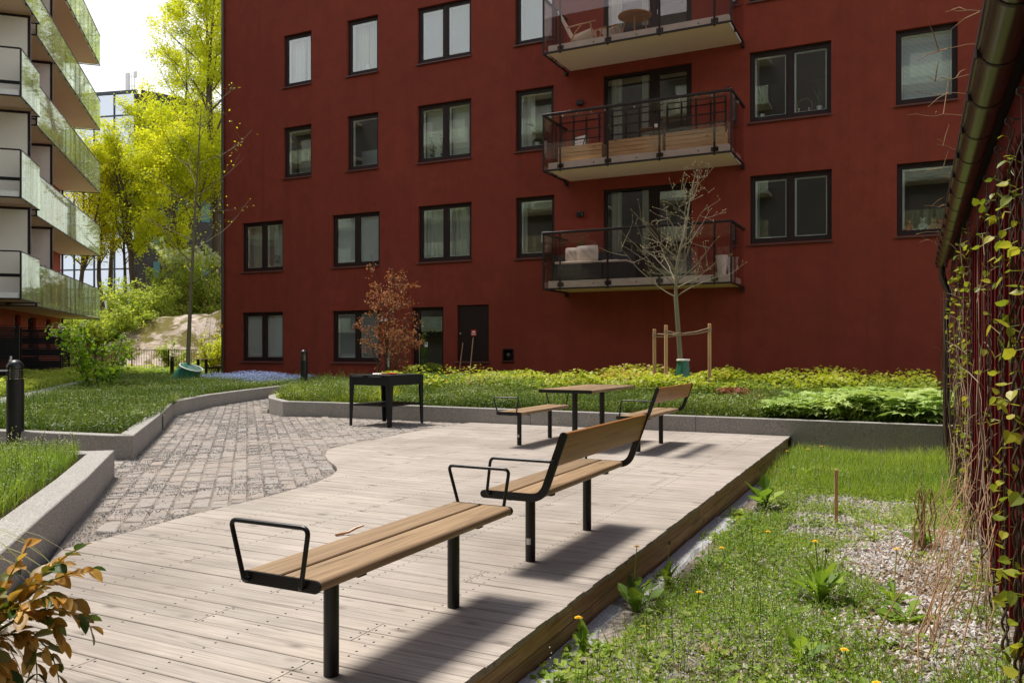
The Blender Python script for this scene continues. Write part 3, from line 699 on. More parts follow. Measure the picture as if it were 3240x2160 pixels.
# balcony doors: window left, glazed door right
for (x0,x1,z0,z1) in DOORS:
    b=MB(); fy=FY+.085; fr=.07; xm=x0+1.26; xd=xm+.16
    b.bbox(x0,x0+fr,fy,fy+.09,z0,z1); b.bbox(x1-fr,x1,fy,fy+.09,z0,z1); b.bbox(x0+fr,x1-fr,fy+.001,fy+.089,z1-fr,z1); b.bbox(x0+fr,x1-fr,fy+.001,fy+.089,z0,z0+.06)
    b.bbox(xm,xd,fy+.002,fy+.088,z0+.06,z1-fr); b.bbox(x0+fr,xm,fy+.003,fy+.087,z0+.62,z0+.72)
    b.box(x0+fr,xm,fy+.02,fy+.05,z0+.06,z0+.62)
    f=world_part(b.build('window_frame','brown'),bld)
    b=MB(); b.box(x0+fr+.03,xm-.03,fy+.04,fy+.046,z0+.74,z1-fr-.03); world_part(b.build('pane','glass'),f)
    b=MB(); a,c=xd+.0,x1-fr; s=.085
    b.bbox(a,a+s,fy+.015,fy+.075,z0+.06,z1-fr);b.bbox(c-s,c,fy+.015,fy+.075,z0+.06,z1-fr);b.bbox(a+s,c-s,fy+.016,fy+.074,z1-fr-s,z1-fr);b.bbox(a+s,c-s,fy+.016,fy+.074,z0+.06,z0+.2)
    d=world_part(b.build('balcony_door','brown'),bld)
    b=MB(); b.box(a+s,c-s,fy+.04,fy+.046,z0+.2,z1-fr-s); world_part(b.build('pane','glass'),d)
    b=MB(); b.tube([(a+.04,fy+.015,z0+1.05),(a+.04,fy-.02,z0+1.05),(a+.04,fy-.02,z0+.93)],.008,6); world_part(b.build('handle','steel'),d)
    b=MB(); curtain(b,x0+.1,x0+.4,FY+.4,z0+.1,z1); curtain(b,x0+.95,x0+1.12,FY+.4,z0+.1,z1,mi=0); world_part(b.build('curtain','sheer'),f)
# entrance door 13A
x0,x1,z0,z1=-13.50,-12.40,.36,2.51; fy=FY+.13
b=MB(); b.bbox(x0,x0+.20,fy,fy+.09,z0,z1); b.bbox(x1-.12,x1,fy,fy+.09,z0,z1); b.bbox(x0+.2,x1-.12,fy+.001,fy+.089,z1-.10,z1); b.bbox(x0+.2,x1-.12,fy+.001,fy+.089,z0,z0+.14)
dr=world_part(b.build('entrance_door','brown'),bld)
b=MB(); b.box(x0+.2,x1-.12,fy+.04,fy+.05,z0+.14,z1-.1); world_part(b.build('pane','doorglass'),dr)
b=MB(); b.tube([(x0+.24,fy,z0+.45),(x0+.24,fy-.07,z0+.45),(x0+.24,fy-.07,z0+1.35),(x0+.24,fy,z0+1.35)],.014,8); world_part(b.build('handle','steel',smooth=True),dr)
world_part(text_part('house_number','13A',.24,MT['blackrough'],dr,(-12.92,fy+.036,1.73),(PI/2,0,0),.001),dr).location+=Vector((-12.92,fy+.036,1.73))
b=MB(); b.box(x0+.36,x0+.46,fy+.030,fy+.034,z0+.98,z0+1.12); b.box(x0+.385,x0+.435,fy+.027,fy+.029,z0+1.06,z0+1.10,1); world_part(b.build('sticker',['white','black']),dr)
# lit strip over the door + wall lamp + intercom
b=MB(); b.bbox(-14.54,-14.31,FY-.16,FY,2.10,2.14,.004); b.extr([(FY-.16,2.10),(FY-.02,2.19),(FY-.0,2.19),(FY-.0,2.10)],-14.53,-14.32,0); world_part(b.build('wall_lamp','steel'),bld)
b=MB(); b.bbox(-14.36,-14.27,FY-.05,FY,.72,1.28,.004); b.box(-14.35,-14.28,FY-.053,FY-.05,.76,1.02,1); world_part(b.build('intercom',['steel','white']),bld)
for z in (4.87,7.85):
    b=MB(); b.tube([(-8.1,FY,z),(-8.1,FY-.1,z)],.055,12); b.bbox(-8.19,-8.01,FY-.13,FY-.03,z-.07,z+.07,.02); world_part(b.build('wall_lamp','black'),bld)
b=MB(); b.bbox(-6.1,-6.0,FY-.02,FY,6.95,7.05); world_part(b.build('wall_socket','white'),bld)
# hatch
x0,x1,z0,z1=-11.94,-10.90,.92,2.54
b=MB(); b.box(x0+.015,x1-.015,FY+.06,FY+.09,z0+.01,z1-.015); 
for k in range(1,8): pass
h=world_part(b.build('service_hatch','brown'),bld)
b=MB(); b.extr([(FY-.06,z0-.05),(FY-.06,z0-.025),(FY+.07,z0+.008),(FY+.07,z0-.03)],x0-.05,x1+.02,0); world_part(b.build('sill','sill'),h)
b=MB(); b.tube([(x0+.09,FY+.06,1.72),(x0+.09,FY+.035,1.72)],.028,12); world_part(b.build('lock','steel'),h)
b=MB(); b.box(x0+.44,x0+.61,FY+.050,FY+.056,1.66,1.83,0)
n=10; b.add([(x0+.525+.06*math.cos(PI*i/n),FY+.047,1.745+.055*math.sin(PI*i/n)) for i in range(n+1)],[tuple(range(n+1))],1); b.box(x0+.455,x0+.595,FY+.045,FY+.048,1.69,1.715,1)
world_part(b.build('warning_label',['redpaint','white']),h)
# tap niche
x0,x1,z0,z1=-10.44,-10.13,.95,1.27
b=MB(); b.box(x0,x1,FY+.16,FY+.18,z0,z1); b.box(x0-.02,x0+.012,FY-.012,FY+.16,z0,z1); b.box(x1-.012,x1+.02,FY-.012,FY+.16,z0,z1); b.box(x0+.012,x1-.012,FY-.012,FY+.16,z1-.012,z1+.02)
b.extr([(FY-.05,z0-.045),(FY-.05,z0-.02),(FY+.16,z0+.012),(FY+.16,z0-.03)],x0-.04,x1+.03,0); t=world_part(b.build('tap_niche','brown'),bld)
b=MB(); b.tube([(-10.285,FY+.16,1.12),(-10.285,FY+.02,1.12),(-10.285,FY-.01,1.10)],[.03,.05,.045],14); b.tube([(-10.33,FY+.0,1.12),(-10.24,FY+.0,1.12)],.012,8); world_part(b.build('tap','steel',smooth=True),t)
# downpipe at left corner
b=MB(); b.tube([(X0+.16,FY-.09,.0),(X0+.16,FY-.09,16.2)],.05,14)
for z in (1.0,3.2,5.4,7.6,9.8,12): b.tube([(X0+.16,FY-.09,z),(X0+.16,FY-.09,z+.035)],.056,14); b.box(X0+.13,X0+.19,FY-.05,FY,z,z+.03)
dp=world_part(b.build('downpipe','gutter',smooth=True),bld)
b=MB(); b.bbox(X0+.10,X0+.22,FY-.148,FY-.143,2.0,2.1,.001); world_part(b.build('tag_plate','orange'),dp)
# ---- balconies of the red building
def balcony(zs):
    bx0,bx1=-8.50,-3.86; y0,y1=19.05,FY; b=MB()
    b.box(bx0+.08,bx1-.04,y0,y1,zs+.006,zs+.195,0); b.box(bx0+.10,bx1-.06,y0+.02,y1,zs,zs+.006,1)
    for x in (-7.2,-6.1,-4.6): b.tube([(x,y0-.002,zs+.1),(x,y0+.001,zs+.1)],.018,8,2)
    s=world_part(b.build('balcony',['concrete','soffit','black']),bld)
    gx0,gx1,gy=bx0-.02,bx1+.03,y0-.075; gt,gb=zs+1.40,zs-.01
    for nm,q in (('front',(gx0+.02,gx1-.02,gy,gy+.012)),('s1',(gx0-.006,gx0+.006,gy+.03,y1-.03)),('s2',(gx1-.006,gx1+.006,gy+.03,y1-.03))):
        b=MB(); b.box(*q,gb+.03,gt-.02); world_part(b.build('glass_panel','balglass'),s)
    b=MB(); r=.03
    b.bbox(gx0-r,gx1+r,gy-r,gy+r,gt-.03,gt+.03,.008); b.bbox(gx0-r,gx0+r,gy+r,y1,gt-.029,gt+.029,.008); b.bbox(gx1-r,gx1+r,gy+r,y1,gt-.029,gt+.029,.008)
    world_part(b.build('handrail','brown'),s)
    b=MB(); b.bbox(gx0-.018,gx1+.018,gy-.018,gy+.018,gb-.02,gb+.025,.004); b.bbox(gx0-.018,gx0+.018,gy+.018,y1,gb-.019,gb+.024,.004); b.bbox(gx1-.018,gx1+.018,gy+.018,y1,gb-.019,gb+.024,.004)
    b.bbox(gx0-.02,gx0+.06,y1-.12,y1-.02,gb-.12,gb-.02); b.bbox(gx1-.06,gx1+.02,y1-.12,y1-.02,gb-.12,gb-.02)
    b.bbox(gx0-.02,gx0+.02,gy-.02,gy+.02,gb,gt-.03); b.bbox(gx1-.02,gx1+.02,gy-.02,gy+.02,gb,gt-.03)
    world_part(b.build('bottom_rail','brown'),s)
    for x in (-8.08,-6.82,-5.52,-4.22):
        b=MB(); b.bbox(x-.022,x+.022,gy+.02,gy+.062,gb-.03,gt-.03,.004); b.bbox(x-.085,x+.085,y0-.014,y0,zs+.05,zs+.15,.003)
        for dx in (-.055,.055):
            for dz in (.075,.125): b.tube([(x+dx,y0-.014,zs+dz),(x+dx,y0-.024,zs+dz)],.008,6,1)
        world_part(b.build('post',['brown','steel']),s)
    for (x,) in ((gx0,),(gx1,)):
        b=MB(); b.bbox(x-.02+(.045 if x==gx0 else -.045),x+.02+(.045 if x==gx0 else -.045),y0+.6,y0+.64,gb+.0,gt-.03); world_part(b.build('post','brown'),s)
    return s
for zs in (2.80,5.79,8.76,11.73): balcony(zs)

# ------------------------------------------------------------ pale balcony building on the left
A0=Vector((-.4443*27.1-.8959*15.77, .8959*27.1-.4443*15.77,0))    # near outer corner of the long balcony stack
lb=thing('balcony_building','red walled apartment block with stacked pale balconies behind greenish glass at the left edge','building',(A0.x,A0.y,.13),math.atan2(D3.y,D3.x))
# local frame: +x runs along the facade away from the viewer, -y points out to the courtyard
def LB(b,name,mats,parent=None,**k): return b.build(name,mats,parent or lb,**k)
Lx=12.3; DEP=1.6; Zo=-.13
b=MB()   # walls; openings by grid
LH=[]
for z in (0.35,3.2,6.15,9.1,12.1):
    LH+=[(.6,1.5,z+.75,z+2.1),(4.3,5.1,z+.05,z+2.1),(6.2,7.6,z+.75,z+2.1),(9.4,10.2,z+.75,z+2.1)]
xb=sorted({-3.2,Lx,*[h[0] for h in LH],*[h[1] for h in LH]}); zb=sorted({-.4,17.2,*[h[2] for h in LH],*[h[3] for h in LH]})
for i in range(len(xb)-1):
    for j in range(len(zb)-1):
        cx_,cz=(xb[i]+xb[i+1])/2,(zb[j]+zb[j+1])/2
        if any(h[0]<cx_<h[1] and h[2]<cz<h[3] for h in LH): continue
        b.quad((xb[i],DEP,zb[j]),(xb[i+1],DEP,zb[j]),(xb[i+1],DEP,zb[j+1]),(xb[i],DEP,zb[j+1]))
for (x0,x1,z0,z1) in LH:
    d=DEP+.25
    b.quad((x0,DEP,z0),(x0,d,z0),(x0,d,z1),(x0,DEP,z1)); b.quad((x1,DEP,z0),(x1,DEP,z1),(x1,d,z1),(x1,d,z0))
    b.quad((x0,DEP,z1),(x0,d,z1),(x1,d,z1),(x1,DEP,z1)); b.quad((x0,DEP,z0),(x1,DEP,z0),(x1,d,z0),(x0,d,z0))
b.quad((Lx,DEP,-.4),(Lx,DEP+11,-.4),(Lx,DEP+11,17.2),(Lx,DEP,17.2)); b.quad((-3.2,DEP+11,-.4),(-3.2,DEP,-.4),(-3.2,DEP,17.2),(-3.2,DEP+11,17.2)); b.quad((Lx,DEP+11,-.4),(-3.2,DEP+11,-.4),(-3.2,DEP+11,17.2),(Lx,DEP+11,17.2))
LB(b,'wall','lred')
b=MB(); b.box(-3.3,Lx+.1,DEP-.1,DEP+11.1,17.2,17.45); LB(b,'roof','brown')
for (x0,x1,z0,z1) in LH:
    b=MB(); y=DEP+.12
    b.box(x0,x0+.07,y,y+.08,z0,z1);b.box(x1-.07,x1,y,y+.08,z0,z1);b.box(x0+.07,x1-.07,y,y+.08,z1-.07,z1);b.box(x0+.07,x1-.07,y,y+.08,z0,z0+.07); f=LB(b,'window','brown')
    b=MB(); b.box(x0+.07,x1-.07,y+.03,y+.036,z0+.07,z1-.07); LB(b,'pane','glass',f)
    b=MB(); b.box(x0,x0+.4,y+.3,y+.31,z0,z1); LB(b,'curtain','curtain',f)
b=MB(); b.box(-3.1,Lx-.1,DEP+1.6,DEP+1.8,-.3,17); LB(b,'interior','interior')
b=MB(); b.tube([(Lx-.12,DEP-.09,-.2),(Lx-.12,DEP-.09,17)],.05,12)
LB(b,'downpipe','gutter',smooth=True)
def lbalcony(zs,x0,x1,yo,first):
    zs=zs+Zo; b=MB(); b.box(x0,x1,yo,DEP,zs+.01,zs+.17,0); b.box(x0+.02,x1-.02,yo+.02,DEP,zs,zs+.01,1)
    s=LB(b,'balcony',['concrete','soffit'])
    gt,gb=zs+1.38,zs-.02; g=yo-.06; n=4 if first else 2; w=(x1-x0)/n
    for k in range(n):
        b=MB(); b.box(x0-.04+k*w+.008,x0-.04+(k+1)*w+.05*(k==n-1),g-.006,g+.006,gb+.02,gt-.015); LB(b,'glass_panel','greenglass',s)
    if first:
        b=MB(); b.box(x0-.05,x0-.04,g+.03,DEP-.05,gb+.03,gt-.02); LB(b,'glass_panel','balglass',s)
    b=MB(); b.box(x1+.02,x1+.03,g+.03,DEP-.05,gb+.03,gt-.02); LB(b,'glass_panel','greenglass',s)
    b=MB(); b.bbox(x0-.07,x1+.05,g-.016,g+.016,gt-.02,gt+.012,.004); b.bbox(x0-.075,x0-.02,g+.016,DEP,gt-.021,gt+.02,.004); b.bbox(x1+.0,x1+.045,g+.016,DEP,gt-.02,gt+.011,.004)
    LB(b,'handrail','brown',s)
    b=MB(); b.bbox(x0-.06,x1+.04,g-.015,g+.015,gb-.02,gb+.015,.004); b.bbox(x0-.06,x0-.02,g+.015,DEP,gb-.021,gb+.02,.004); b.bbox(x1,x1+.04,g+.015,DEP,gb-.02,gb+.014,.004)
    LB(b,'bottom_rail','brown',s)
    b=MB(); b.bbox(x0-.07,x0-.02,g-.02,g+.03,gb,gt-.02,.004); LB(b,'post','black',s)
    if first:
        b=MB(); b.bbox(x0-.06,x0-.02,.75,.79,gb,gt-.02,.004); b.bbox(x0-.03,x0,.68,.86,zs+.03,zs+.13,.003); LB(b,'post','black',s)
    nn=int((x1-x0)/.95)
    for k in range(1,nn+1):
        xx=x0+k*(x1-x0)/(nn+1); b=MB(); b.box(xx-.012,xx+.012,g+.015,yo+.0,gb-.01,gb+.03); b.box(xx-.02,xx+.02,g+.015,g+.05,gb,gt-.03); LB(b,'bracket','black',s)
    return s
for zs in (2.72,5.70,8.68,11.66,14.72):
    lbalcony(zs,0,Lx,0,True); lbalcony(zs+.05,-3.2,-1.0,-.28,False)
for zs in (.0,2.72,5.70,8.68,11.66,14.72):   # full-height dividers
    z0=zs+Zo+(.17 if zs else 0); z1=zs+Zo+2.98 if zs else 2.6
    if zs:
        for x,yy in ((2.7,.02),(-1.75,-.26)):
            b=MB(); b.box(x,x+.05,yy+.07,DEP,z0+.02,z1-.08); p=LB(b,'privacy_screen','panel')
            b=MB(); b.bbox(x-.02,x+.07,yy,yy+.08,z0,z1-.02,.004); b.bbox(x-.02,x+.07,yy+.08,DEP,z1-.10,z1-.02,.004); LB(b,'screen_frame','brown',p)
            b=MB(); b.box(x-.015,x,yy+.08,DEP,z0+.62,z0+.72); LB(b,'mid_rail','blackrough',p)
# ------------------------------------------------------------ benches and table
def arc(c,r,a0,a1,n=5): return [(c[0]+r*math.cos(a0+(a1-a0)*i/n),c[1]+r*math.sin(a0+(a1-a0)*i/n)) for i in range(n+1)]
def rounded(pts,rad,n=4):
    "round the corners of an open 3-D polyline"
    o=[Vector(pts[0])]
    for a,b_,c in zip(pts,pts[1:],pts[2:]):
        a,b_,c=Vector(a),Vector(b_),Vector(c); u=(a-b_).normalized(); w=(c-b_).normalized()
        d=min(rad,(a-b_).length*.45,(c-b_).length*.45); p0=b_+u*d; p1=b_+w*d
        for i in range(n+1):
            t=i/n; o.append(p0*(1-t)**2+b_*2*t*(1-t)+p1*t*t)
    o.append(Vector(pts[-1])); return o
def plank_profile(x0,x1,z0,z1,outer):
    "bullnose on the outer side (-1 left, +1 right, 0 none)"
    h=(z1-z0)/2; zc=(z0+z1)/2; b_=.004
    if outer>0: return [(x0+b_,z0),*[(x1-h+h*math.cos(t),zc+h*math.sin(t)) for t in np.linspace(-PI/2,PI/2,9)],(x0+b_,z1),(x0,z1-b_),(x0,z0+b_)]
    if outer<0: return [(x1,z0+b_),(x1,z1-b_),(x1-b_,z1),*[(x0+h+h*math.cos(t),zc+h*math.sin(t)) for t in np.linspace(PI/2,PI*1.5,9)],(x1-b_,z0)]
    return [(x0+b_,z0),(x1-b_,z0),(x1,z0+b_),(x1,z1-b_),(x1-b_,z1),(x0+b_,z1),(x0,z1-b_),(x0,z0+b_)]
LEN=.755; W2=.182
def leg(parent,y,sticker=False,top=.425):
    b=MB(); b.cyl(0,y,.012,top,.030,28);
    l=b.build('leg','black',parent,smooth=True)
    if sticker:
        b=MB(); n=8; a0,a1=R(-118),R(-62); r=.0308
        vs=[(r*math.cos(a0+(a1-a0)*i/n),y+r*math.sin(a0+(a1-a0)*i/n),z) for z in(.115,.152) for i in range(n+1)]
        b.add(vs,[(i,i+1,n+2+i,n+1+i) for i in range(n)]); b.build('sticker','steel',l)
    return l
def make_bench(label,loc,back,stick=False,scale=1.0,group='timber and black steel benches on the deck'):
    t=thing('park_bench',label,'bench',loc,0,group); t.scale=(1,scale,1)
    leg(t,-.465,stick); leg(t,.465)
    for x0,x1,o in ((-W2+.006,-.010,-1),(.010,W2-.004-(.012 if back else 0),1)):
        b=MB(); b.extr(plank_profile(x0,x1,.424,.467,o),-LEN+.012,LEN-.012,1); b.build('seat_board','bench',t,smooth=True,angle=25)
    b=MB(); b.box(-.012,.012,-LEN+.012,LEN-.012,.418,.436); b.box(-.15,.15,-.49,-.44,.412,.423); b.box(-.15,.15,.44,.49,.412,.423); b.build('frame','blackrough',t)
    for s in (-1,1):
        y0,y1=(-LEN,-LEN+.011) if s<0 else (LEN-.011,LEN); b=MB()
        h=.0225; zc=.4445
        if not back:
            pr=[(W2-h+h*math.cos(a),zc+h*math.sin(a)) for a in np.linspace(-PI/2,PI/2,9)]+[(-W2+h+h*math.cos(a),zc+h*math.sin(a)) for a in np.linspace(PI/2,PI*1.5,9)]
            b.extr(pr,y0,y1,1)
        else:   # flat bar bending up into the back rest support
            cl=[Vector((x,0,z)) for x,z in ((-W2+.0225,zc),(.10,zc))]
            ctr=rounded([(-W2+h,0,zc),(.205,0,zc),(.333,0,.795)],.075,7)
            up=[];dn=[]
            for i,p in enumerate(ctr):
                tt=(ctr[min(i+1,len(ctr)-1)]-ctr[max(i-1,0)]).normalized(); nn=Vector((-tt.z,0,tt.x)); up.append(p+nn*h); dn.append(p-nn*h)
            tt=(ctr[-1]-ctr[-2]).normalized(); a=math.atan2(tt.z,tt.x)
            cap=[(ctr[-1].x+h*math.cos(a+q_),ctr[-1].z+h*math.sin(a+q_)) for q_ in np.linspace(-PI/2,PI/2,7)][1:-1]
            cap0=[(ctr[0].x+h*math.cos(q_),ctr[0].z+h*math.sin(q_)) for q_ in np.linspace(PI/2,PI*1.5,7)][1:-1]
            pr=[(p.x,p.z) for p in dn]+cap+[(p.x,p.z) for p in up[::-1]]+cap0
            # build as strip so the concave outline triangulates cleanly
            n=len(up); V=[(p.x,y0,p.z) for p in dn]+[(p.x,y0,p.z) for p in up]+[(p.x,y1,p.z) for p in dn]+[(p.x,y1,p.z) for p in up]
            F=[]
            for i in range(n-1):
                F+=[(i,i+1,n+i+1,n+i),(2*n+i,3*n+i,3*n+i+1,2*n+i+1),(i,2*n+i,2*n+i+1,i+1),(n+i,n+i+1,3*n+i+1,3*n+i)]
            b.add(V,F)
            for cc,pts_ in ((ctr[-1],[dn[-1]]+[Vector((x,0,z)) for x,z in cap]+[up[-1]]),(ctr[0],[up[0]]+[Vector((x,0,z)) for x,z in cap0]+[dn[0]])):
                m_=len(pts_); b.add([(p.x,y0,p.z) for p in pts_]+[(p.x,y1,p.z) for p in pts_],[tuple(range(m_)),tuple(range(m_,2*m_))[::-1]]+[(i,m_+i,m_+i+1,i+1) for i in range(m_-1)])
        fr=b.build('side_frame','black',t)
        yo=-LEN-.018 if s<0 else LEN+.018; yi=-LEN if s<0 else LEN
        b=MB()
        if not back:
            b.tube(rounded([(-.142,yi,.440),(-.142,yo,.440),(-.152,yo,.455),(-.212,yo,.652),(.150,yo,.652),(.118,yo,.455),(.112,yo,.440),(.112,yi,.440)],.03,5),.0088,10)
        else:
            yy=yo
            b.tube(rounded([(-.118,yi,.448),(-.118,yy,.448),(-.128,yy,.462),(-.105,yy,.655),(.27,yy,.655),(.285,yi,.655)],.028,5),.0088,10)
        b.build('armrest','black',t,smooth=True)
    if back:
        a=math.atan2(.795-.46,.333-.22); dx,dz=math.cos(a),math.sin(a); nx_,nz_=-dz,dx
        p0=Vector((.273,.625)); p1=Vector((.336,.812)); th=.028
        u=(p1-p0).normalized(); nn=Vector((-u.y,u.x)); hh=th/2; pr=[]
        c0=p0+u*hh; c1=p1-u*hh
        pr+=[tuple(c0+nn*hh*math.cos(q_)-u*hh*math.sin(q_)) for q_ in np.linspace(0,PI,7)]
        pr+=[tuple(c1-nn*hh*math.cos(q_)+u*hh*math.sin(q_)) for q_ in np.linspace(0,PI,7)]
        b=MB(); b.extr(pr,-LEN+.012,LEN-.012,1); b.build('backrest','back',t,smooth=True,angle=25)
    return t
make_bench('nearest bench, backless, with two hoop armrests and no sticker on its legs',(-2.035,2.995,0),False)
make_bench('bench with orange backrest in the middle of the deck behind the backless one',(-2.07,4.885,0),True,True)
make_bench('far backless bench left of the timber table, white sticker on its leg',(-4.70,10.19,.002),False,True,1.07)
make_bench('far bench with backrest on the right side of the timber table',(-3.09,10.22,.002),True,False,1.07)
t=thing('picnic_table','timber slatted table on two black posts at the far end of the deck','table',(-3.93,10.23,0))
for x0,x1,o in ((-.36,-.122,-1),(-.118,.118,0),(.122,.36,1)):
    b=MB(); b.extr(plank_profile(x0,x1,.728,.768,o),-.82,.82,1); b.build('tabletop_board','bench',t,smooth=True,angle=25)
for s in(-1,1):
    b=MB(); y0,y1=sorted((s*.82,s*.832)); h=.021
    pr=[(.362-h+h*math.cos(a),.747+h*math.sin(a)) for a in np.linspace(-PI/2,PI/2,7)]+[(-.362+h+h*math.cos(a),.747+h*math.sin(a)) for a in np.linspace(PI/2,PI*1.5,7)]
    b.extr(pr,y0,y1,1); b.build('side_frame','black',t)
    b=MB(); b.cyl(0,s*.5,.012,.725,.036,28); b.box(-.28,.28,s*.5-.03,s*.5+.03,.716,.727); b.build('leg','black',t,smooth=True,angle=30)
# dead stick on the deck
b=MB(); b.tube([(-3.52,4.42,.02),(-3.50,4.47,.022),(-3.47,4.50,.03),(-3.44,4.54,.052),(-3.40,4.575,.068)],[.007,.009,.0085,.009,.006],8)
tag(b.build('fallen_stick','back',smooth=True),'short bent brown stick lying on the deck boards beyond the backless bench','stick')
# grill table
gt=thing('grill_table','square black sheet steel grill table with tapering legs and lower shelf','grill table',(-8.07,11.5,0),R(-3))
hx,hy=.42,.46; T=.842
b=MB()
for x0,x1,y0,y1 in ((-hx,hx,-hy,-hy+.012),(-hx,hx,hy-.012,hy),(-hx,-hx+.012,-hy+.012,hy-.012),(hx-.012,hx,-hy+.012,hy-.012)): b.box(x0,x1,y0,y1,T-.165,T-.004)
b.box(-hx+.012,hx-.012,-hy+.012,hy-.012,T-.05,T-.02); b.build('body','blackrough',gt)
b=MB(); b.bbox(-hx-.008,hx+.008,-hy-.008,-hy+.10,T-.004,T+.006,.002);b.bbox(-hx-.008,hx+.008,hy-.1,hy+.008,T-.004,T+.006,.002);b.bbox(-hx-.008,-hx+.1,-hy+.1,hy-.1,T-.004,T+.006,.002);b.bbox(hx-.1,hx+.008,-hy+.1,hy-.1,T-.004,T+.006,.002)
b.box(-hx+.1,hx-.1,-hy+.1,hy-.1,T-.012,T-.002); b.build('cooking_plate','blackrough',gt)
for sx in(-1,1):
    for sy in(-1,1):
        b=MB(); w=.105; wb=.052; th=.01; x=sx*(hx+.003); y=sy*(hy+.003)
        b.add([(x,y,0),(x-sx*wb,y,0),(x-sx*w,y,T-.006),(x,y,T-.006),(x,y-sy*th,0),(x-sx*wb,y-sy*th,0),(x-sx*w,y-sy*th,T-.006),(x,y-sy*th,T-.006)],[(0,1,2,3),(7,6,5,4),(0,4,5,1),(1,5,6,2),(2,6,7,3),(3,7,4,0)])
        b.add([(x,y-sy*th,0),(x,y-sy*wb,0),(x,y-sy*w,T-.006),(x,y-sy*th,T-.006),(x-sx*th,y-sy*th,0),(x-sx*th,y-sy*wb,0),(x-sx*th,y-sy*w,T-.006),(x-sx*th,y-sy*th,T-.006)],[(0,1,2,3),(7,6,5,4),(0,4,5,1),(1,5,6,2),(2,6,7,3),(3,7,4,0)])
        b.build('leg','blackrough',gt)
b=MB(); b.bbox(-hx+.02,hx-.02,-hy+.02,hy-.02,.335,.362,.003); b.build('shelf','blackrough',gt)
for x0,x1 in ((-.34,-.10),(.02,.27)):
    b=MB(); b.tube(rounded([(x0,-hy,T-.022),(x0,-hy-.05,T-.022),(x1,-hy-.05,T-.022),(x1,-hy,T-.022)],.02),.008,8); b.build('handle','steel' if 0 else 'black',gt,smooth=True)
b=MB(); b.tube([(-8.05,11.32,.862),(-7.93,11.36,.862),(-7.93,11.36,.862),(-7.80,11.39,.864)],[.006,.007,.016,.014],8,0); b.tube([(-8.20,11.28,.856),(-8.05,11.32,.860)],[.010,.006],6,1)
tag(b.build('grill_brush',['redpaint','steel'],smooth=True),'small red handled grill scraper lying on the black grill table','scraper')
# bollards
def bollard(label,loc,h,r=.095):
    t=thing('bollard_lamp',label,'bollard lamp',loc,0,'black bollard lamps with louvred heads')
    hb=h*.74
    b=MB(); b.lathe([(0,-.1),(r,-.1),(r,hb),(r*.94,hb+.004),(0,hb+.004)],32); b.build('post','black',t,smooth=True)
    b=MB(); n=6
    for i in range(n):
        z=hb+.02+i*(h*.16/n); b.lathe([(r*.78,z+.014),(r*1.0,z+.006),(r*1.0,z+.001),(r*.78,z+.009)],32)
    for a in range(3): x,y=r*.86*math.cos(a*2.09+.5),r*.86*math.sin(a*2.09+.5); b.cyl(x,y,hb,h-r*.95,.006,8)
    b.build('louvre','black',t,smooth=True)
    b=MB(); b.lathe([(0,hb),(r*.6,hb),(r*.6,h-r),(0,h-r)],24); b.build('lamp_cylinder','steel',t,smooth=True)
    b=MB(); b.lathe([(r*1.0,h-r*1.05)]+[(r*math.cos(a),h-r+r*math.sin(a)) for a in np.linspace(0,PI/2,10)],32); b.build('cap','black',t,smooth=True)
    return t
bollard('large black bollard lamp in the green bed at the left edge',(-9.83,6.24,.215),.93)
bollard('black bollard lamp at the left tip of the planter behind the grill table',(-13.48,15.72,.24),1.02,.088)
p=cam_plan(35.8,-.4146*35.8); bollard('small distant bollard lamp beside the slender tree and rear fence',(p[0],p[1],.13),.86,.08)
# ------------------------------------------------------------ shed with gutter on the right
sh=thing('garden_shed','dark red slatted shed wall along the right edge with a heavy brown gutter','shed',(.7,7,-.2))
def SP(b,name,mats,parent=None,**k): return world_part(b.build(name,mats,**k),parent or sh)
Y0s,Y1s=-1.5,12.42
b=MB(); b.box(.56,3.4,Y0s,Y1s,-.3,2.44); SP(b,'wall','shed')
b=MB(); y=-1.3; i=0
while y<Y1s-.02:
    zb=-.12-.014*max(0,y)-(.0 if i%2 else .03); b.bbox(.425,.558,y,y+.028,zb,2.33,.003); y+=.3; i+=1
SP(b,'slat','shed')
b=MB(); b.bbox(.39,.424,Y0s,Y1s+.05,2.20,2.42,.004); SP(b,'fascia_board','shed')
b=MB(); b.add([(.20,Y0s-.1,2.44),(.20,Y1s+.08,2.44),(3.6,Y1s+.08,3.1),(3.6,Y0s-.1,3.1),(.20,Y0s-.1,2.475),(.20,Y1s+.08,2.475),(3.6,Y1s+.08,3.14),(3.6,Y0s-.1,3.14)],[(0,1,2,3),(7,6,5,4),(0,4,5,1),(1,5,6,2),(2,6,7,3),(3,7,4,0)]); SP(b,'roof','brown')
b=MB(); gx,gz,gr=.282,2.43,.070; n=16
pr=[(gx+gr*math.cos(a),gz+gr*math.sin(a)) for a in np.linspace(PI,2*PI,n)]; pr2=[(gx+(gr-.004)*math.cos(a),gz+(gr-.004)*math.sin(a)) for a in np.linspace(2*PI,PI,n)]
ys_=[Y0s,Y1s+.06]; V=[(x,yy,z) for yy in ys_ for x,z in pr+pr2]; m_=2*n
b.add(V,[(i,(i+1)%m_,m_+(i+1)%m_,m_+i) for i in range(m_)])
b.tube([(gx-gr,Y0s,gz+.004),(gx-gr,Y1s+.06,gz+.004)],.010,8)
b.prism([(0,0)]*0+[(gx-gr,Y1s+.055),(gx+gr,Y1s+.055),(gx+gr,Y1s+.06),(gx-gr,Y1s+.06)],gz-.06,gz)
gu=SP(b,'gutter','gutter',smooth=True,angle=50)
y=.55
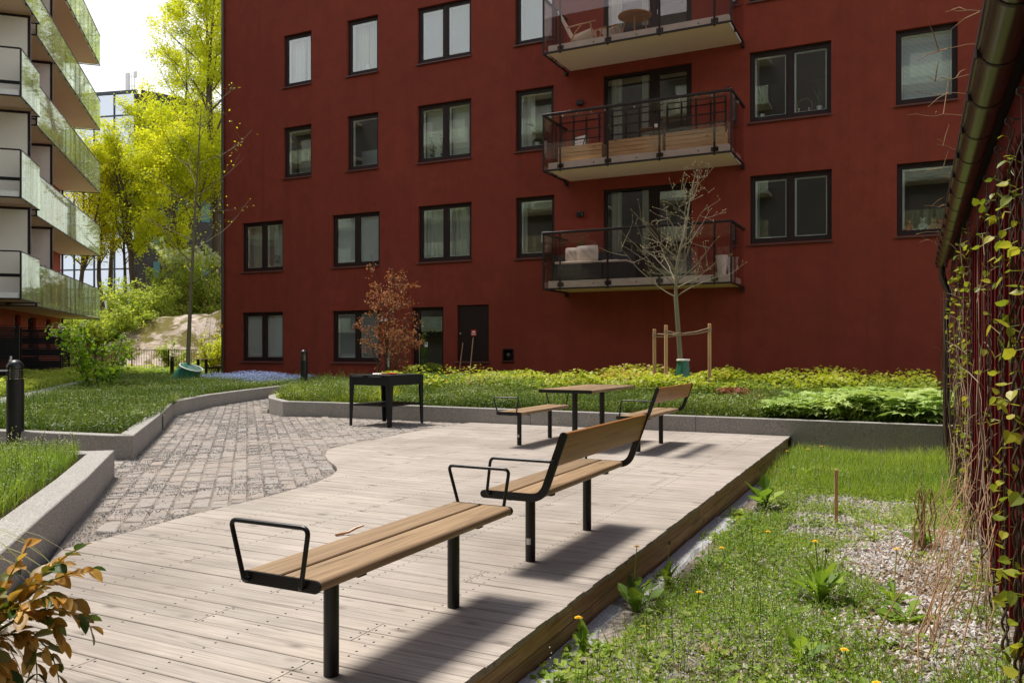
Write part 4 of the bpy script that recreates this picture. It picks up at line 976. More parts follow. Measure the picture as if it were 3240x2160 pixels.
while y<Y1s:
    b=MB(); pts=[(gx+(gr+.003)*math.cos(a),y,gz+(gr+.003)*math.sin(a)) for a in np.linspace(PI*.98,2.02*PI,14)]
    for a,c in zip(pts,pts[1:]): b.add([(a[0],y,a[2]),(a[0],y+.022,a[2]),(c[0],y+.022,c[2]),(c[0],y,c[2])],[(0,1,2,3)])
    b.tube([(gx-gr-.004,y+.011,gz-.03),(gx-gr-.006,y+.011,gz+.018)],.012,6)
    SP(b,'gutter_bracket','brown',gu,smooth=True); y+=.62
b=MB(); b.tube(rounded([(gx,12.36,gz-.06),(gx,12.36,gz-.20),(gx+.09,12.40,gz-.42),(gx+.05,12.40,gz-.7),(gx+.05,12.40,-.1),(gx+.0,12.33,-.22)],.07),.042,14); SP(b,'downpipe','gutter',smooth=True)
b=MB()
y=-1.5
while y<Y1s-.1:
    l=min(1.5,Y1s-y); z=-.10-.013*max(0,y); b.bbox(.372+random.uniform(-.004,.004),.55,y,y+l-.006,-.6,z-.05,.008); y+=l
SP(b,'plinth_stone','kerbedge')
RING=[1.9,2.55,3.1,3.6,4.05,4.6,5.35,6.2,7.2,8.3,9.4,10.5,11.6]
for y in RING:
    b=MB(); b.tube([(.39,y,2.24),(.362,y,2.24)],.004,6); pts=[(.345+.015*math.cos(a),y+.003,2.238+.015*math.sin(a)) for a in np.linspace(0,2*PI,13)]; b.tube(pts,.0034,6,cap=False); SP(b,'eye_bolt','wire',smooth=True)
for y in RING:
    b=MB(); b.tube([(.345,y,2.22),(.345+.02,y-.22,-.16-.013*y)],.0022,6); SP(b,'trellis_wire','wire')
# ------------------------------------------------------------ terrace things on the left
def LW(x,y,z=0):
    p=A0+D3*x-P3*y; return (p.x,p.y,z)
rz=math.atan2(D3.y,D3.x)
def slat_screen(label,x,yout,w,gap,h):
    l=LW(x,yout,.13); t=thing('slatted_screen',label,'screen',l,rz,'black slatted terrace screens')
    b=MB()
    for y in (0,w/2,w-.05): b.bbox(-.02,.03,y,y+.05,0,h,.003)
    b.bbox(-.025,.035,0,w,h,h+.02,.003); b.build('frame','blackrough',t)
    b=MB(); z=.05
    while z<h-.03: b.box(-.008,.008,.05,w-.05,z,z+.05); z+=.05+gap
    b.build('slats','blackrough',t)
slat_screen('black slatted terrace screen at the far left edge behind the bollard',-1.77,.04,2.2,.014,1.86)
slat_screen('wide black slatted terrace screen behind the two rattan armchairs',.96,-.6,2.4,.016,1.86)
slat_screen('narrow open slatted black screen nearest the white flowered shrub',3.9,-.32,2.1,.036,1.86)
def rattan(label,loc,rot):
    t=thing('rattan_armchair',label,'armchair',loc,rot,'dark rattan armchairs on the terrace')
    b=MB(); b.bbox(-.26,.26,-.25,.27,.30,.40,.02); b.build('seat','rattan',t)
    b=MB(); pr=[(-.27,.30),(.27,.30),(.29,.76),(.24,.80),(-.24,.80),(-.29,.76)]; b.extr(pr,.25,.30,1); b.build('backrest','rattan',t)
    for s in(-1,1):
        b=MB(); b.tube(rounded([(s*.29,-.25,.32),(s*.30,-.26,.60),(s*.30,.26,.66)],.06),.025,8); b.build('armrest','rattan',t,smooth=True)
        for y in(-.22,.24): b=MB(); b.tube([(s*.25,y,.32),(s*.27,y*1.05,0)],[.02,.015],8); b.build('leg','blackrough',t)
p=cam_plan(31.3,-.5865*31.3); rattan('dark rattan armchair nearer the bollard, facing right',(p[0],p[1],.15),R(60))
p=cam_plan(32.3,-.576*32.3); rattan('dark rattan armchair further right, in front of the slatted screen',(p[0],p[1],.15),R(140))
p=cam_plan(21.5,-.6215*21.5); t=thing('garden_chair','white slatted garden chair cut by the left edge beside the bollard','chair',(p[0],p[1],.14),R(-35))
b=MB()
for i in range(6): x=-.25+i*.1; b.box(x-.035,x+.035,.18,.2,.3,.95)
for z in (.45,.8): b.box(-.3,.3,.16,.18,z,z+.06)
o=b.build('backrest','white',t); 
b=MB()
for i in range(6): b.box(-.3,.3,-.35+i*.09,-.28+i*.09,.36-i*.012,.38-i*.012)
b.build('seat','white',t)
for s in(-1,1):
    b=MB(); b.box(s*.33-.05,s*.33+.05,-.38,.2,.56,.585); b.build('armrest','white',t)
    b=MB(); b.box(s*.33-.02,s*.33+.02,-.33,-.27,0,.56); b.add([(s*.3-.015,-.3,.3),(s*.3+.015,-.3,.3),(s*.3+.015,.35,0),(s*.3-.015,.35,0),(s*.3-.015,-.3,.38),(s*.3+.015,-.3,.38),(s*.3+.015,.42,.0),(s*.3-.015,.42,.0)],[(0,1,2,3),(4,7,6,5),(0,4,5,1),(1,5,6,2),(2,6,7,3),(3,7,4,0)]); b.build('leg','white',t)
# rear fence
P0=Vector(cam_plan(41,-24.5)); P1=Vector(cam_plan(41,-13.5)); dirv=(P1-P0).normalized(); Lf=(P1-P0).length
fe=thing('railing_fence','long brown bar railing in front of the rock outcrop','fence',(P0.x,P0.y,.13),math.atan2(dirv.y,dirv.x))
b=MB(); b.bbox(0,Lf,-.02,.02,1.08,1.11,.003); b.bbox(0,Lf,-.02,.02,.12,.15,.003); b.build('rail','drystem' if 0 else 'brown',fe)
b=MB(); x=.1
while x<Lf: b.cyl(x,0,.15,1.08,.009,6); x+=.125
b.build('bars','brown',fe)
x=0
while x<Lf+.1: b=MB(); b.bbox(x-.025,x+.025,-.025,.025,-.1,1.12,.003); b.build('post','brown',fe); x+=1.83
# far picnic bench
p=cam_plan(35.5,-.3780*35.5); t=thing('picnic_bench','small timber table and bench set at the foot of the fence beside the red wall','picnic bench',(p[0],p[1],.13),R(-26))
for z,y0,y1,nm in ((.70,-.3,.3,'tabletop'),(.42,.5,.85,'seat')):
    b=MB(); n=3
    for i in range(n): b.bbox(-.85,.85,y0+(y1-y0)*i/n,y0+(y1-y0)*(i+1)/n-.01,z,z+.04,.004)
    b.build(nm,'bench',t)
b=MB(); b.bbox(-.85,.85,.88,.92,.70,.86,.004); b.build('backrest','back',t)
for x in(-.55,.55):
    b=MB(); b.bbox(x-.05,x+.05,-.05,.05,0,.7,.004); b.bbox(x-.03,x+.03,.05,.9,.3,.36,.004); b.bbox(x-.03,x+.03,.86,.93,0,.8,.004); b.build('leg','blackrough',t)
# ------------------------------------------------------------ wooden stakes round the young bare tree, brooms
TY=16.6; TX=-4.32
GS='peeled wooden stakes round the bare tree'
for lab,x,y,h in (('leftmost peeled wooden tree stake',-4.93,16.62,1.45),('middle peeled wooden tree stake, nearest the trunk',-4.58,16.25,1.52),('rightmost peeled wooden tree stake',-3.86,16.95,1.56)):
    t=thing('tree_stake',lab+' beside the bare young tree','stake',(x,y,.24),0,GS); b=MB(); b.tube([(0,0,-.1),(0,0,h-.01),(0,0,h)],[.038,.036,.030],14); b.build('post','stake',t,smooth=True,angle=30)
    b=MB(); b.tube([(0,0,h-.17),(0,0,h-.10)],.041,14); b.build('wrap','twig',t)
b=MB()
ct=Vector((TX,TY,1.56))
for (x,y,z) in ((-4.93,16.62,1.56),(-4.58,16.25,1.62),(-3.86,16.95,1.68)):
    for dz in (-.03,.03):
        a=Vector((x,y,z+dz)); c=ct+Vector((0,0,dz*.5+.02)); mid=(a+c)/2+Vector((0,0,-.02)); b.tube([a,mid,c],.012,6)
tag(b.build('tie_strap','twig',smooth=True),'pale jute straps tying the bare tree to its stakes','strap')
for lab,x0,x1,top in (('left broom handle leaning under the service hatch',-11.72,-11.80,1.13),('right broom handle with dark grip leaning under the service hatch',-11.38,-11.44,1.30)):
    t=thing('broom',lab,'broom',(x1,20.36,.33),0,'wooden broom handles leaning on the wall')
    b=MB(); b.tube([(0,-.05,0),(x0-x1,.10,top)],.014,8); b.build('handle','stake',t,smooth=True)
    b=MB(); b.bbox(-.14,.14,-.09,-.02,-.02,.04,.004); b.build('head','blackrough',t)
    if 'right' in lab: b=MB(); b.bbox(x0-x1-.09,x0-x1+.09,.08,.11,top-.02,top+.02,.004); b.build('grip','blackrough',t)
# thin survey stake in the lawn
b=MB(); b.bbox(-.645,-.618,7.50,7.527,-.3,.245,.003); tag(b.build('wooden_stake','stake'),'thin wooden marker stake standing in the gravelly lawn','stake')
# ------------------------------------------------------------ things on the balconies and window sills
def potted(label,x,y,z,kind,h=.4,group=None,pot='terracotta',r=.07):
    t=thing('potted_plant',label,'potted plant',(x,y,z),0,group)
    b=MB(); b.lathe([(0,0),(r*.72,0),(r,.13*r/.07),(r*1.04,.13*r/.07),(r*.9,.13*r/.07),(r*.85,.10*r/.07),(0,.10*r/.07)],18); b.build('pot',pot,t,smooth=True,angle=50)
    zt=.11*r/.07; n={'blade':14,'leafy':46,'big':9,'twiggy':34}[kind]; b=MB()
    if kind=='blade':
        for i in range(n):
            a=random.uniform(0,6.3); hh=h*random.uniform(.6,1.1); sp=random.uniform(.05,.28); w=.016
            pts=[(math.cos(a)*sp*q_*q_*hh*2,math.sin(a)*sp*q_*q_*hh*2,zt+hh*q_) for q_ in(0,.35,.7,1)]
            V=[];ww=[w,w*1.3,w,.001]
            for p,w_ in zip(pts,ww): V+=[(p[0]-w_*math.sin(a),p[1]+w_*math.cos(a),p[2]),(p[0]+w_*math.sin(a),p[1]-w_*math.cos(a),p[2])]
            b.add(V,[(2*i_,2*i_+1,2*i_+3,2*i_+2) for i_ in range(3)],0,random.random())
    else:
        if kind=='twiggy':
            for i in range(3): b.tube([(0,0,zt),(random.uniform(-.04,.04),0,zt+h*.5),(random.uniform(-.08,.08),random.uniform(-.05,.05),zt+h*.9)],[.006,.005,.003],5,1)
        for i in range(n):
            a=random.uniform(0,6.3); q_=random.uniform(.15,1); s_=(.035 if kind!='big' else .12)*random.uniform(.8,1.3)
            c=Vector((math.cos(a)*.09*(h/.4)*random.random()**.5,math.sin(a)*.09*random.random()**.5,zt+h*q_))
            M=Euler((random.uniform(-.9,.5),random.uniform(-.6,.6),random.uniform(0,6.3))).to_matrix()
            if kind=='big': b.tube([(0,0,zt),(c.x*.5,c.y*.5,(zt+c.z)/2),tuple(c)],.004,5,1)
            b.add([tuple(c+M@Vector(v)*s_*2) for v in LEAF[0]],LEAF[1],0,random.random())
    b.build('foliage',['indoorleaf','vinestem'],t); return t
MT['indoorleaf']=leafmat('houseplant_leaf',[(0,(.03,.07,.02)),(.5,(.05,.12,.03)),(1,(.12,.18,.04))],.25)
WS=FY+.27
GP='potted plants on the window sills'
potted('bushy little tree in a green pot, left pane of the third floor double window',-12.98,WS+.07,6.93,'twiggy',.62,GP,'greenbag',.07)
potted('bushy little tree in a green pot, second from left in the third floor double window',-12.62,WS+.07,6.93,'twiggy',.58,GP,'greenbag',.07)
potted('small dark leaved plant in the right pane above the left ground floor window',-18.98,WS+.05,3.98,'leafy',.30,GP,'terracotta',.06)
potted('large round leaved plant in the window left of the middle balcony',-9.55,WS+.1,6.9,'big',.62,GP,'terracotta',.08)
potted('leafy plant in white pot beside the round leaved one, left of the middle balcony',-9.28,WS,6.9,'leafy',.42,GP,'terracotta',.07)
potted('spiky snake plant in the right pane of the upper double window',-2.12,WS+.04,6.94,'blade',.62,GP,'terracotta',.07)
potted('tall spiky plant in the left pane of the upper double window on the right',-3.45,WS+.06,6.94,'blade',.66,GP,'terracotta',.06)
t=thing('ring_ornament','thin brass ring ornament with two candles in the upper right double window','ornament',(-2.45,WS,6.94))
b=MB(); b.tube([(.17*math.cos(a),0,.17+.17*math.sin(a)) for a in np.linspace(0,2*PI,25)],.007,6,cap=False); b.build('ring','teak',t)
for x in(-.13,.1): b=MB(); b.tube([(x,-.03,0),(x,-.03,.12)],.012,8); b.build('candle','white',t)
t=thing('table_lamp','white table lamp with drum shade in the window left of the lowest balcony','lamp',(-9.25,WS+.12,3.97))
b=MB(); b.lathe([(0,0),(.09,0),(.12,.1),(.09,.2),(.02,.24),(0,.24)],18); b.build('base','white',t,smooth=True); b=MB(); b.lathe([(.19,.28),(.17,.56)],24); b.build('lamp_shade','white',t,smooth=True)
t=thing('table_lamp','small white lamp behind the curtain of the top floor single window','lamp',(-15.28,WS,9.86))
b=MB(); b.lathe([(0,0),(.06,0),(.02,.05),(0,.05)],14); b.build('base','white',t,smooth=True); b=MB(); b.lathe([(.09,.05),(.03,.24)],18); b.build('lamp_shade','white',t,smooth=True)
for x,c,lab,s in ((-.20,'terracotta_toy','brown rooster soft toy with red comb on the right window sill',1),(.08,'grey','pale grey rabbit soft toy slumped on the right window sill',1.1),(.30,'brown','small brown bear soft toy next to the pale rabbit',1),(.45,'red','orange red soft toy near the gutter on the window sill',.9),(.62,'yel','yellow soft toy at the right end of the window sill',.8)):
    MT['toy'+c]=simple('toy_'+c,{'terracotta_toy':(.35,.11,.04),'grey':(.42,.45,.38),'brown':(.40,.24,.12),'red':(.45,.07,.03),'yel':(.5,.36,.13)}[c],.9,0,.1,.15)
    t=thing('soft_toy',lab,'soft toy',(x,WS-.03,3.95),random.uniform(-.5,.5),'soft toys on the window sill'); b=MB()
    b.blob((0,0,.085*s),(.085*s,.07*s,.09*s),12,8); b.blob((0,-.02,.20*s),(.055*s,.055*s,.055*s),12,8)
    for q in(-1,1): b.tube([(q*.05*s,-.03,.12*s),(q*.11*s,-.07,.05*s)],[.022*s,.018*s],8); b.tube([(q*.04*s,-.04,.04*s),(q*.07*s,-.13,.025*s)],[.03*s,.026*s],8); b.blob((q*.035*s,-.01,.255*s),(.018*s,.014*s,.03*s),8,5)
    b.build('body','toy'+c,t,smooth=True)
# top balcony: lounge chair, footstool, round table
z=8.955+.005
def lounge(label,loc,rot,stool=False):
    t=thing('footstool' if stool else 'lounge_chair',label,'footstool' if stool else 'lounge chair',loc,rot)
    if not stool:
        for s in(-1,1):
            y=s*.30
            b=MB(); b.tube(rounded([(-.32,y,0),(-.14,y,.38),(-.42,y,.92)][:2]+[(.02,y,.55)],.08),.018,8); b.tube([(.36,y,0),(.26,y,.58)],.018,8); b.tube([(-.34,y,.52),(.40,y,.62)],.020,8); b.build('wooden_frame','teak',t,smooth=True)
        b=MB(); b.tube([(.30,-.3,.3),(.30,.3,.3)],.014,6); b.tube([(-.2,-.3,.2),(-.2,.3,.2)],.014,6); b.build('stretcher','teak',t)
        b=MB(); b.extr([(-.25,.26),(.30,.42),(.29,.46),(-.26,.30)],-.27,.27,1); b.build('seat','cushion',t)
        b=MB(); b.extr([(-.26,.27),(-.30,.30),(-.62,.98),(-.58,1.0),(-.22,.33)],-.27,.27,1); b.build('backrest','cushion',t)
    else:
        for s in(-1,1): b=MB(); b.tube([(-.25,s*.26,0),(-.16,s*.26,.36)],.016,8); b.tube([(.25,s*.26,0),(.16,s*.26,.36)],.016,8); b.tube([(-.24,s*.26,.35),(.24,s*.26,.40)],.018,8); b.build('wooden_frame','teak',t,smooth=True)
        b=MB(); b.extr([(-.24,.33),(.0,.29),(.24,.36),(.24,.40),(0,.33),(-.24,.37)],-.24,.24,1); b.build('seat','cushion',t)
lounge('wooden lounge chair with white woven seat on the top balcony',(-7.75,19.75,z),R(8))
lounge('woven footstool beside the lounge chair on the top balcony',(-6.98,19.7,z),R(5),True)
t=thing('round_table','round wooden side table on splayed legs on the top balcony','table',(-6.35,19.7,z)); b=MB(); b.lathe([(0,.60),(.40,.60),(.42,.615),(.42,.63),(0,.63)],32); b.build('tabletop','teak',t,smooth=True,angle=30)
for a in (.3,1.87,3.44,5.0): b=MB(); b.tube([(.22*math.cos(a),.22*math.sin(a),.6),(.36*math.cos(a),.36*math.sin(a),0)],[.022,.014],8); b.build('leg','teak',t,smooth=True)
# middle balcony: planter boxes, trellis, folding chair, table, string lights
z=5.985+.005
for lab,x0,x1,h in (('left pine planter box behind the glass of the middle balcony',-8.2,-7.03,.40),('middle pine planter box behind the glass of the middle balcony',-6.86,-5.50,.42),('right pine planter box behind the glass of the middle balcony',-5.42,-4.02,.46)):
    t=thing('planter_box',lab,'planter box',((x0+x1)/2,19.35,z),0,'pine planter boxes on the middle balcony'); w=(x1-x0)/2; b=MB(); k=0; zz=.03
    while zz<h-.02: 
        for y0,y1 in ((-.17,-.15),(.15,.17)): b.box(-w,w,y0,y1,zz,min(h,zz+.095))
        for xx in(-w,w-.02): b.box(xx,xx+.02,-.15,.15,zz,min(h,zz+.095))
        zz+=.105
    b.build('box','box',t)
    b=MB(); b.box(-w+.02,w-.02,-.15,.15,h-.1,h-.06); b.build('soil','soil',t)
t=thing('trellis_panel','dark wooden lattice standing above the planter boxes on the middle balcony','trellis',(-6.1,19.24,z)); b=MB()
for k in range(13): x=-2.05+k*.345; b.box(x-.022,x+.022,-.01,.01,.32,1.15+.05*math.sin(k*2.1))
for h in (.55,.78,1.0,1.14): b.box(-2.1,-.95,.01,.022,h,h+.03); b.box(-.75,.6,.01,.022,h,h+.03); b.box(.7,2.1,.01,.022,h,h+.03)
b.build('lattice','brown',t)
t=thing('folding_chair','white slatted folding chair at the left end of the middle balcony','chair',(-8.0,19.85,z),R(-20)); b=MB()
for k in range(4): b.box(-.2,.2,.18+.01*k,.2+.01*k,.52+k*.09,.59+k*.09)
b.build('backrest','white',t); b=MB()
for k in range(5): b.box(-.2,.2,-.2+k*.075,-.14+k*.075,.43,.45)
b.build('seat','white',t)
for s in(-1,1): b=MB(); b.tube([(s*.21,-.22,0),(s*.21,.22,.92)],.012,6); b.tube([(s*.19,.25,0),(s*.19,-.2,.45)],.012,6); b.build('leg','blackrough',t)
t=thing('balcony_table','dark bistro table on the middle balcony behind the lattice','table',(-6.0,19.9,z)); b=MB(); b.lathe([(0,.72),(.33,.72),(.33,.745),(0,.745)],24); b.build('tabletop','teak',t)
for a in(0,2.1,4.2): b=MB(); b.tube([(0,0,.7),(.25*math.cos(a),.25*math.sin(a),0)],.014,6); b.build('leg','blackrough',t)
t=thing('string_lights','dark cord of small clear bulbs strung below the rail of the middle balcony','string lights',(-8.4,19.05,z)); b=MB(); pts=[];bl_=[]
for i in range(61):
    u=i/60; x=4.5*u; sag=.10*abs(math.sin(u*PI*7)); pts.append((x,0,1.30-sag)); 
    if i%5==0: bl_.append((x,0,1.30-sag))
for i in range(8): pts.append((4.55,.15*i,1.30-.08*abs(math.sin(i*.9)))); bl_.append((4.55,.15*i,1.30-.08*abs(math.sin(i*.9))))
b.tube(pts,.005,5); b.build('cord','blackrough',t)
for p in bl_: b=MB(); b.tube([(p[0],p[1],p[2]),(p[0],p[1],p[2]-.04)],.012,6,1); b.blob((p[0],p[1],p[2]-.065),(.024,.024,.03),8,6); b.build('bulb',['terracotta','blackrough'],t,smooth=True)
# low balcony: rattan sofa, cushions, pots
z=2.995+.005
t=thing('balcony_sofa','dark rattan corner sofa with cream seat pads on the lowest balcony','sofa',(-7.45,19.7,z))
b=MB(); b.bbox(-.98,.35,-.35,.32,.05,.44,.01); b.bbox(.37,.98,-.3,.34,.05,.44,.01); b.build('base','rattan',t)
b=MB(); b.bbox(-.98,.35,.33,.45,.05,.80,.01); b.bbox(-1.0,-.985+.0,-.35,.45,.05,.7,.004); b.bbox(.37,.98,.35,.46,.05,.76,.01); b.build('backrest','rattan',t)
b=MB(); b.bbox(-.93,.10,-.36,.3,.442,.51,.02); b.bbox(.12,1.0,-.32,.32,.442,.49,.02); b.build('seat_pad','cushion',t)
def cushion(lab,c,sx,sz,rot):
    t=thing('cushion',lab,'cushion',c,rot,'cushions on the balcony sofa'); b=MB(); n=10; V=[];F=[]
    for s in(-1,1):
        for i in range(n+1):
            for j in range(n+1):
                u,w=i/n*2-1,j/n*2-1; th=.09*(1-u**4)*(1-w**4)*(1+.25*math.sin(u*9+w*7)); V.append((u*sx*(1-.06*w*w),s*th,sz+w*sz*(1-.06*u*u)))
    k=(n+1)**2
    for q_ in range(2):
        for i in range(n):
            for j in range(n):
                a=q_*k+i*(n+1)+j; f=(a,a+1,a+n+2,a+n+1); F.append(f if q_ else f[::-1])
    b.add(V,F); b.build('cover','cushion',t,smooth=True)
cushion('flat cream cushion leaning at the left end of the balcony sofa',(-8.02,19.72,3.50),.20,.20,R(15))
cushion('puffy knitted white cushion in the middle of the balcony sofa',(-7.60,19.66,3.49),.31,.22,R(-4))
b=MB(); b.bbox(-7.15,-6.75,19.55,19.8,3.49,3.525,.01); tag(b.build('folded_blanket','white'),'small folded white blanket lying on the balcony sofa','blanket')
for lab,x,y in (('white tapered flower pot nearer the glass at the right end of the lowest balcony',-4.12,19.35),('white tapered flower pot in the right corner of the lowest balcony',-3.98,19.85)):
    t=thing('flower_pot',lab,'flower pot',(x,y,z),0,'white pots on the lowest balcony'); b=MB(); b.lathe([(0,0),(.09,0),(.135,.42),(.145,.42),(.145,.46),(.12,.46),(.1,.3),(0,.3)],20); b.build('pot','terracotta',t,smooth=True,angle=40)
potted('spiky herb pot on the rail behind the balcony sofa',-7.95,20.05,3.75,'blade',.25,None,'terracotta',.06)
# things on the left building balconies
def LT(x,y,z): p=A0+D3*x-P3*y; return (p.x,p.y,z)
t=thing('kettle_grill','black kettle barbecue at the near end of the lowest left balcony','barbecue',LT(.35,.9,2.90),rz); b=MB(); b.lathe([(0,.55),(.2,.58),(.27,.72),(.27,.76),(.24,.9),(.1,.98),(0,.99)],20); b.build('bowl','blackrough',t,smooth=True)
for a in(0,2.1,4.2): b=MB(); b.tube([(.1*math.cos(a),.1*math.sin(a),.6),(.25*math.cos(a),.25*math.sin(a),0)],.012,6); b.build('leg','blackrough',t)
t=thing('storage_bucket','grey plastic tub beside the barbecue on the lowest left balcony','tub',LT(.35,.40,2.90),rz); b=MB(); b.lathe([(0,0),(.17,0),(.21,.42),(.225,.42),(.225,.45),(.18,.45),(.15,.02),(0,.02)],20); b.build('tub','rattan',t,smooth=True,angle=40)
t=thing('planter_trough','grey trough with thin green plant on the third left balcony','planter',LT(.28,.7,5.88),rz); b=MB(); b.bbox(-.2,.2,-.5,.5,0,.32,.01); b.build('trough','concrete',t)
b=MB()
for i in range(40):
    a=random.uniform(0,6.3); c=Vector((random.uniform(-.15,.15),random.uniform(-.4,.4),.35+random.random()*.4)); M=Euler((random.uniform(-1,1),0,a)).to_matrix(); b.add([tuple(c+M@Vector(v)*.06) for v in LEAF[0]],LEAF[1],0,random.random()); b.tube([(c.x,c.y,.3),tuple(c)],.003,4,1)
b.build('foliage',['indoorleaf','vinestem'],t)
t=thing('step_stool','small dark wooden stool on the upper left balcony','stool',LT(.6,.5,11.84),rz); b=MB(); b.bbox(-.18,.18,-.2,.2,.42,.46,.004); b.build('seat','blackrough',t)
for sx in(-1,1):
    for sy in(-1,1): b=MB(); b.bbox(sx*.15-.02,sx*.15+.02,sy*.17-.02,sy*.17+.02,0,.42,.003); b.build('leg','blackrough',t)
b=MB(); 
for k in range(26): x=8.6+k*.055; p=A0+D3*x-P3*1.45; 
t=thing('reed_screen','brown reed screen mat on the far part of the lowest left balcony','screen',LT(6.4,.55,2.90),rz); b=MB()
for k in range(60): x=k*.03; b.tube([(x,0,0),(x,0,1.45+random.uniform(-.03,.03))],.012,5)
b.build('reeds','drystem',t)
# fairy light cord on the lowest left balcony
t=thing('light_cord','dark looping light cord hanging inside the lowest left balcony glass','string lights',LT(.4,.02,2.90),rz); b=MB()
for x0 in(1.1,2.2): b.tube([(x0+.08*math.sin(i*1.7)+.02*i,.0,1.3-i*.045) for i in range(16)],.010,5)
b.build('cord','blackrough',t)
# ------------------------------------------------------------ far buildings
MT['mirror']=glassmat('office_glass',(.28,.36,.46),.62,(.86,.92,1.0),.02,warp=.05)
MT['mull']=simple('dark_mullion',(.05,.06,.07),.5,.3)
MT['darkbrick']=simple('dark_brown_brick',(.050,.042,.040),.8,0,.3,.35,.8,.5,9)
MT['teal']=simple('teal_panel',(.02,.12,.12),.3)
c0=Vector(cam_plan(95,-.459*95)); e1=Vector(cam_plan(104,-.459*95-42))-c0; w1=e1.length; a1=math.atan2(e1.y,e1.x)
t=thing('office_building','tall blue glass office building with dark brick side behind the yellow trees','building',(c0.x,c0.y,0),a1)
Ht=30.9      # local -y faces away from the facade normal, so depth goes to -y
b=MB(); b.box(.0,w1,.05,.15,3,Ht); b.build('glazing','mirror',t)
b=MB(); b.box(-.3,w1,.0,.3,Ht,Ht+.35); x=0
while x<w1: b.box(x-.07,x+.07,.15,.24,3,Ht); x+=2.7
for z in (4,7.3,10.6,13.9,17.2,20.4,24.2,28.4): b.box(0,w1,.15,.22,z-.08,z+.08)
b.build('mullions','mull',t)
b=MB(); b.box(0,w1,-20,0,0,Ht-.05); b.build('core','darkbrick',t)
wl=[Vector(q)-c0 for q in (cam_plan(95,-.459*95+.05),cam_plan(110,-31),cam_plan(125,-50),cam_plan(112,-60))]
rot=lambda p:(p.x*math.cos(-a1)-p.y*math.sin(-a1),p.x*math.sin(-a1)+p.y*math.cos(-a1))
b=MB(); b.prism([rot(p) for p in wl],0,Ht); wi=b.build('side_wing','darkbrick',t)
q0,q1=Vector(rot(wl[0])),Vector(rot(wl[1])); dq=(q1-q0).normalized(); nq=Vector((dq.y,-dq.x)); 
for sgn in ((1,) if nq.dot(Vector((0,1)))>0 else (-1,)):
    for (x,z,w,h) in ((2,9,1.2,2.6),(2,13,1.2,2.6),(2,17,1.2,2.6),(5,9,1.2,2.6),(5,13,1.2,2.6),(5,17,1.2,2.6),(5,21,1.2,2.6),(8,9,1.2,2.6),(8,17,1.2,2.6),(11,13,1.2,2.6),(2,21,1.2,2.6),(2,25,1.2,2.6)):
        A_=q0+dq*x+nq*sgn*.02; B_=q0+dq*(x+w)+nq*sgn*.02; C_=A_+nq*sgn*.05; D_=B_+nq*sgn*.05; b=MB(); b.prism([tuple(A_),tuple(B_),tuple(D_),tuple(C_)],z,z+h); b.build('window','teal',wi)
pr_=[Vector(cam_plan(*q))-c0 for q in ((99,-44.8),(104,-39),(112,-41),(106,-48))]; b=MB(); b.prism([rot(p) for p in pr_],Ht-.5,Ht+1.7); b.build('roof_plant_room','darkbrick',t)
pm=Vector(cam_plan(98,-.4665*98)); t=thing('antenna_mast','white panel antennas on a roof mast above the glass office building','antenna',(pm.x,pm.y,Ht-.05)); t.scale=(.45,.45,.36)
b=MB(); b.bbox(-1.1,.35-.0,-.3,.3,0,9.9,.05) if 0 else b.bbox(-1.3,-.1,-.3,.3,.4,9.6,.05); b.build('antenna_panel','white',t)
b=MB(); b.bbox(1.7,2.7,-.2,.2,7.6,9.6,.05); b.build('antenna_panel','white',t)
b=MB()
for x in(.9,1.9): b.tube([(x,0,0),(x,0,9.4)],.09,8)
for z_ in(2,5,8.2): b.tube([(-.3,0,z_),(2.4,0,z_)],.06,6)
b.tube([(-.2,0,2),(1.9,0,5)],.05,6); b.bbox(.5,1.2,-.3,.3,.8,2.0,.03); b.build('mast','steel',t)
MT['opposite']=plaster('dull_grey_plaster',(.17,.15,.13),.3)
# block opposite, seen only in window reflections; enlarged and greyed to mute them
t=thing('apartment_building','dull grey apartment block with long pale balconies opposite, mirrored in the windows','building',(-8,-17,0))
b=MB(); b.box(-75,28,-10,0,-.3,25.5); b.build('wall','opposite',t)
for k in range(7):
    z_=2.7+k*3
    for x0 in (-66,-54.5,-43,-31.5,-20,-8.5,3,14):
        b=MB(); b.box(x0,x0+7.5,0,1.6,z_,z_+.2); s_=b.build('balcony','cream',t); b=MB(); b.box(x0,x0+7.5,1.6,1.62,z_,z_+1.2); b.build('glass_panel','greenglass',s_)
        b=MB(); b.box(x0+.8,x0+3.2,.001,.05,z_+.25,z_+2.5); b.box(x0+4.5,x0+6.3,.001,.05,z_+.9,z_+2.4); b.build('window','curtain' if k%2 else 'interior',t)
# ------------------------------------------------------------ trees
MT['mapleleaf']=leafmat('spring_maple_leaf',[(0,(.28,.34,.015)),(.4,(.50,.54,.02)),(.8,(.68,.66,.03)),(1,(.40,.47,.03))],.5,.5,1.3)
MT['mapleleaf2']=leafmat('golden_maple_leaf',[(0,(.36,.34,.012)),(.5,(.62,.57,.02)),(1,(.74,.66,.04))],.5,.5,1.3)
MT['bushleaf']=leafmat('fresh_bush_leaf',[(0,(.18,.26,.03)),(.5,(.36,.44,.06)),(1,(.55,.58,.12))],.5)
MT['shrubleaf']=leafmat('bright_shrub_leaf',[(0,(.05,.12,.012)),(.5,(.13,.25,.02)),(1,(.26,.38,.03))],.5,.4,1.6)
MT['shrubleaf2']=leafmat('backlit_green_leaf',[(0,(.08,.16,.012)),(.5,(.20,.34,.02)),(1,(.34,.46,.04))],.55,.4,1.7)
MT['redleaf']=leafmat('copper_maple_leaf',[(0,(.30,.09,.04)),(.5,(.45,.17,.08)),(1,(.50,.25,.10))],.35,.5,1.1)
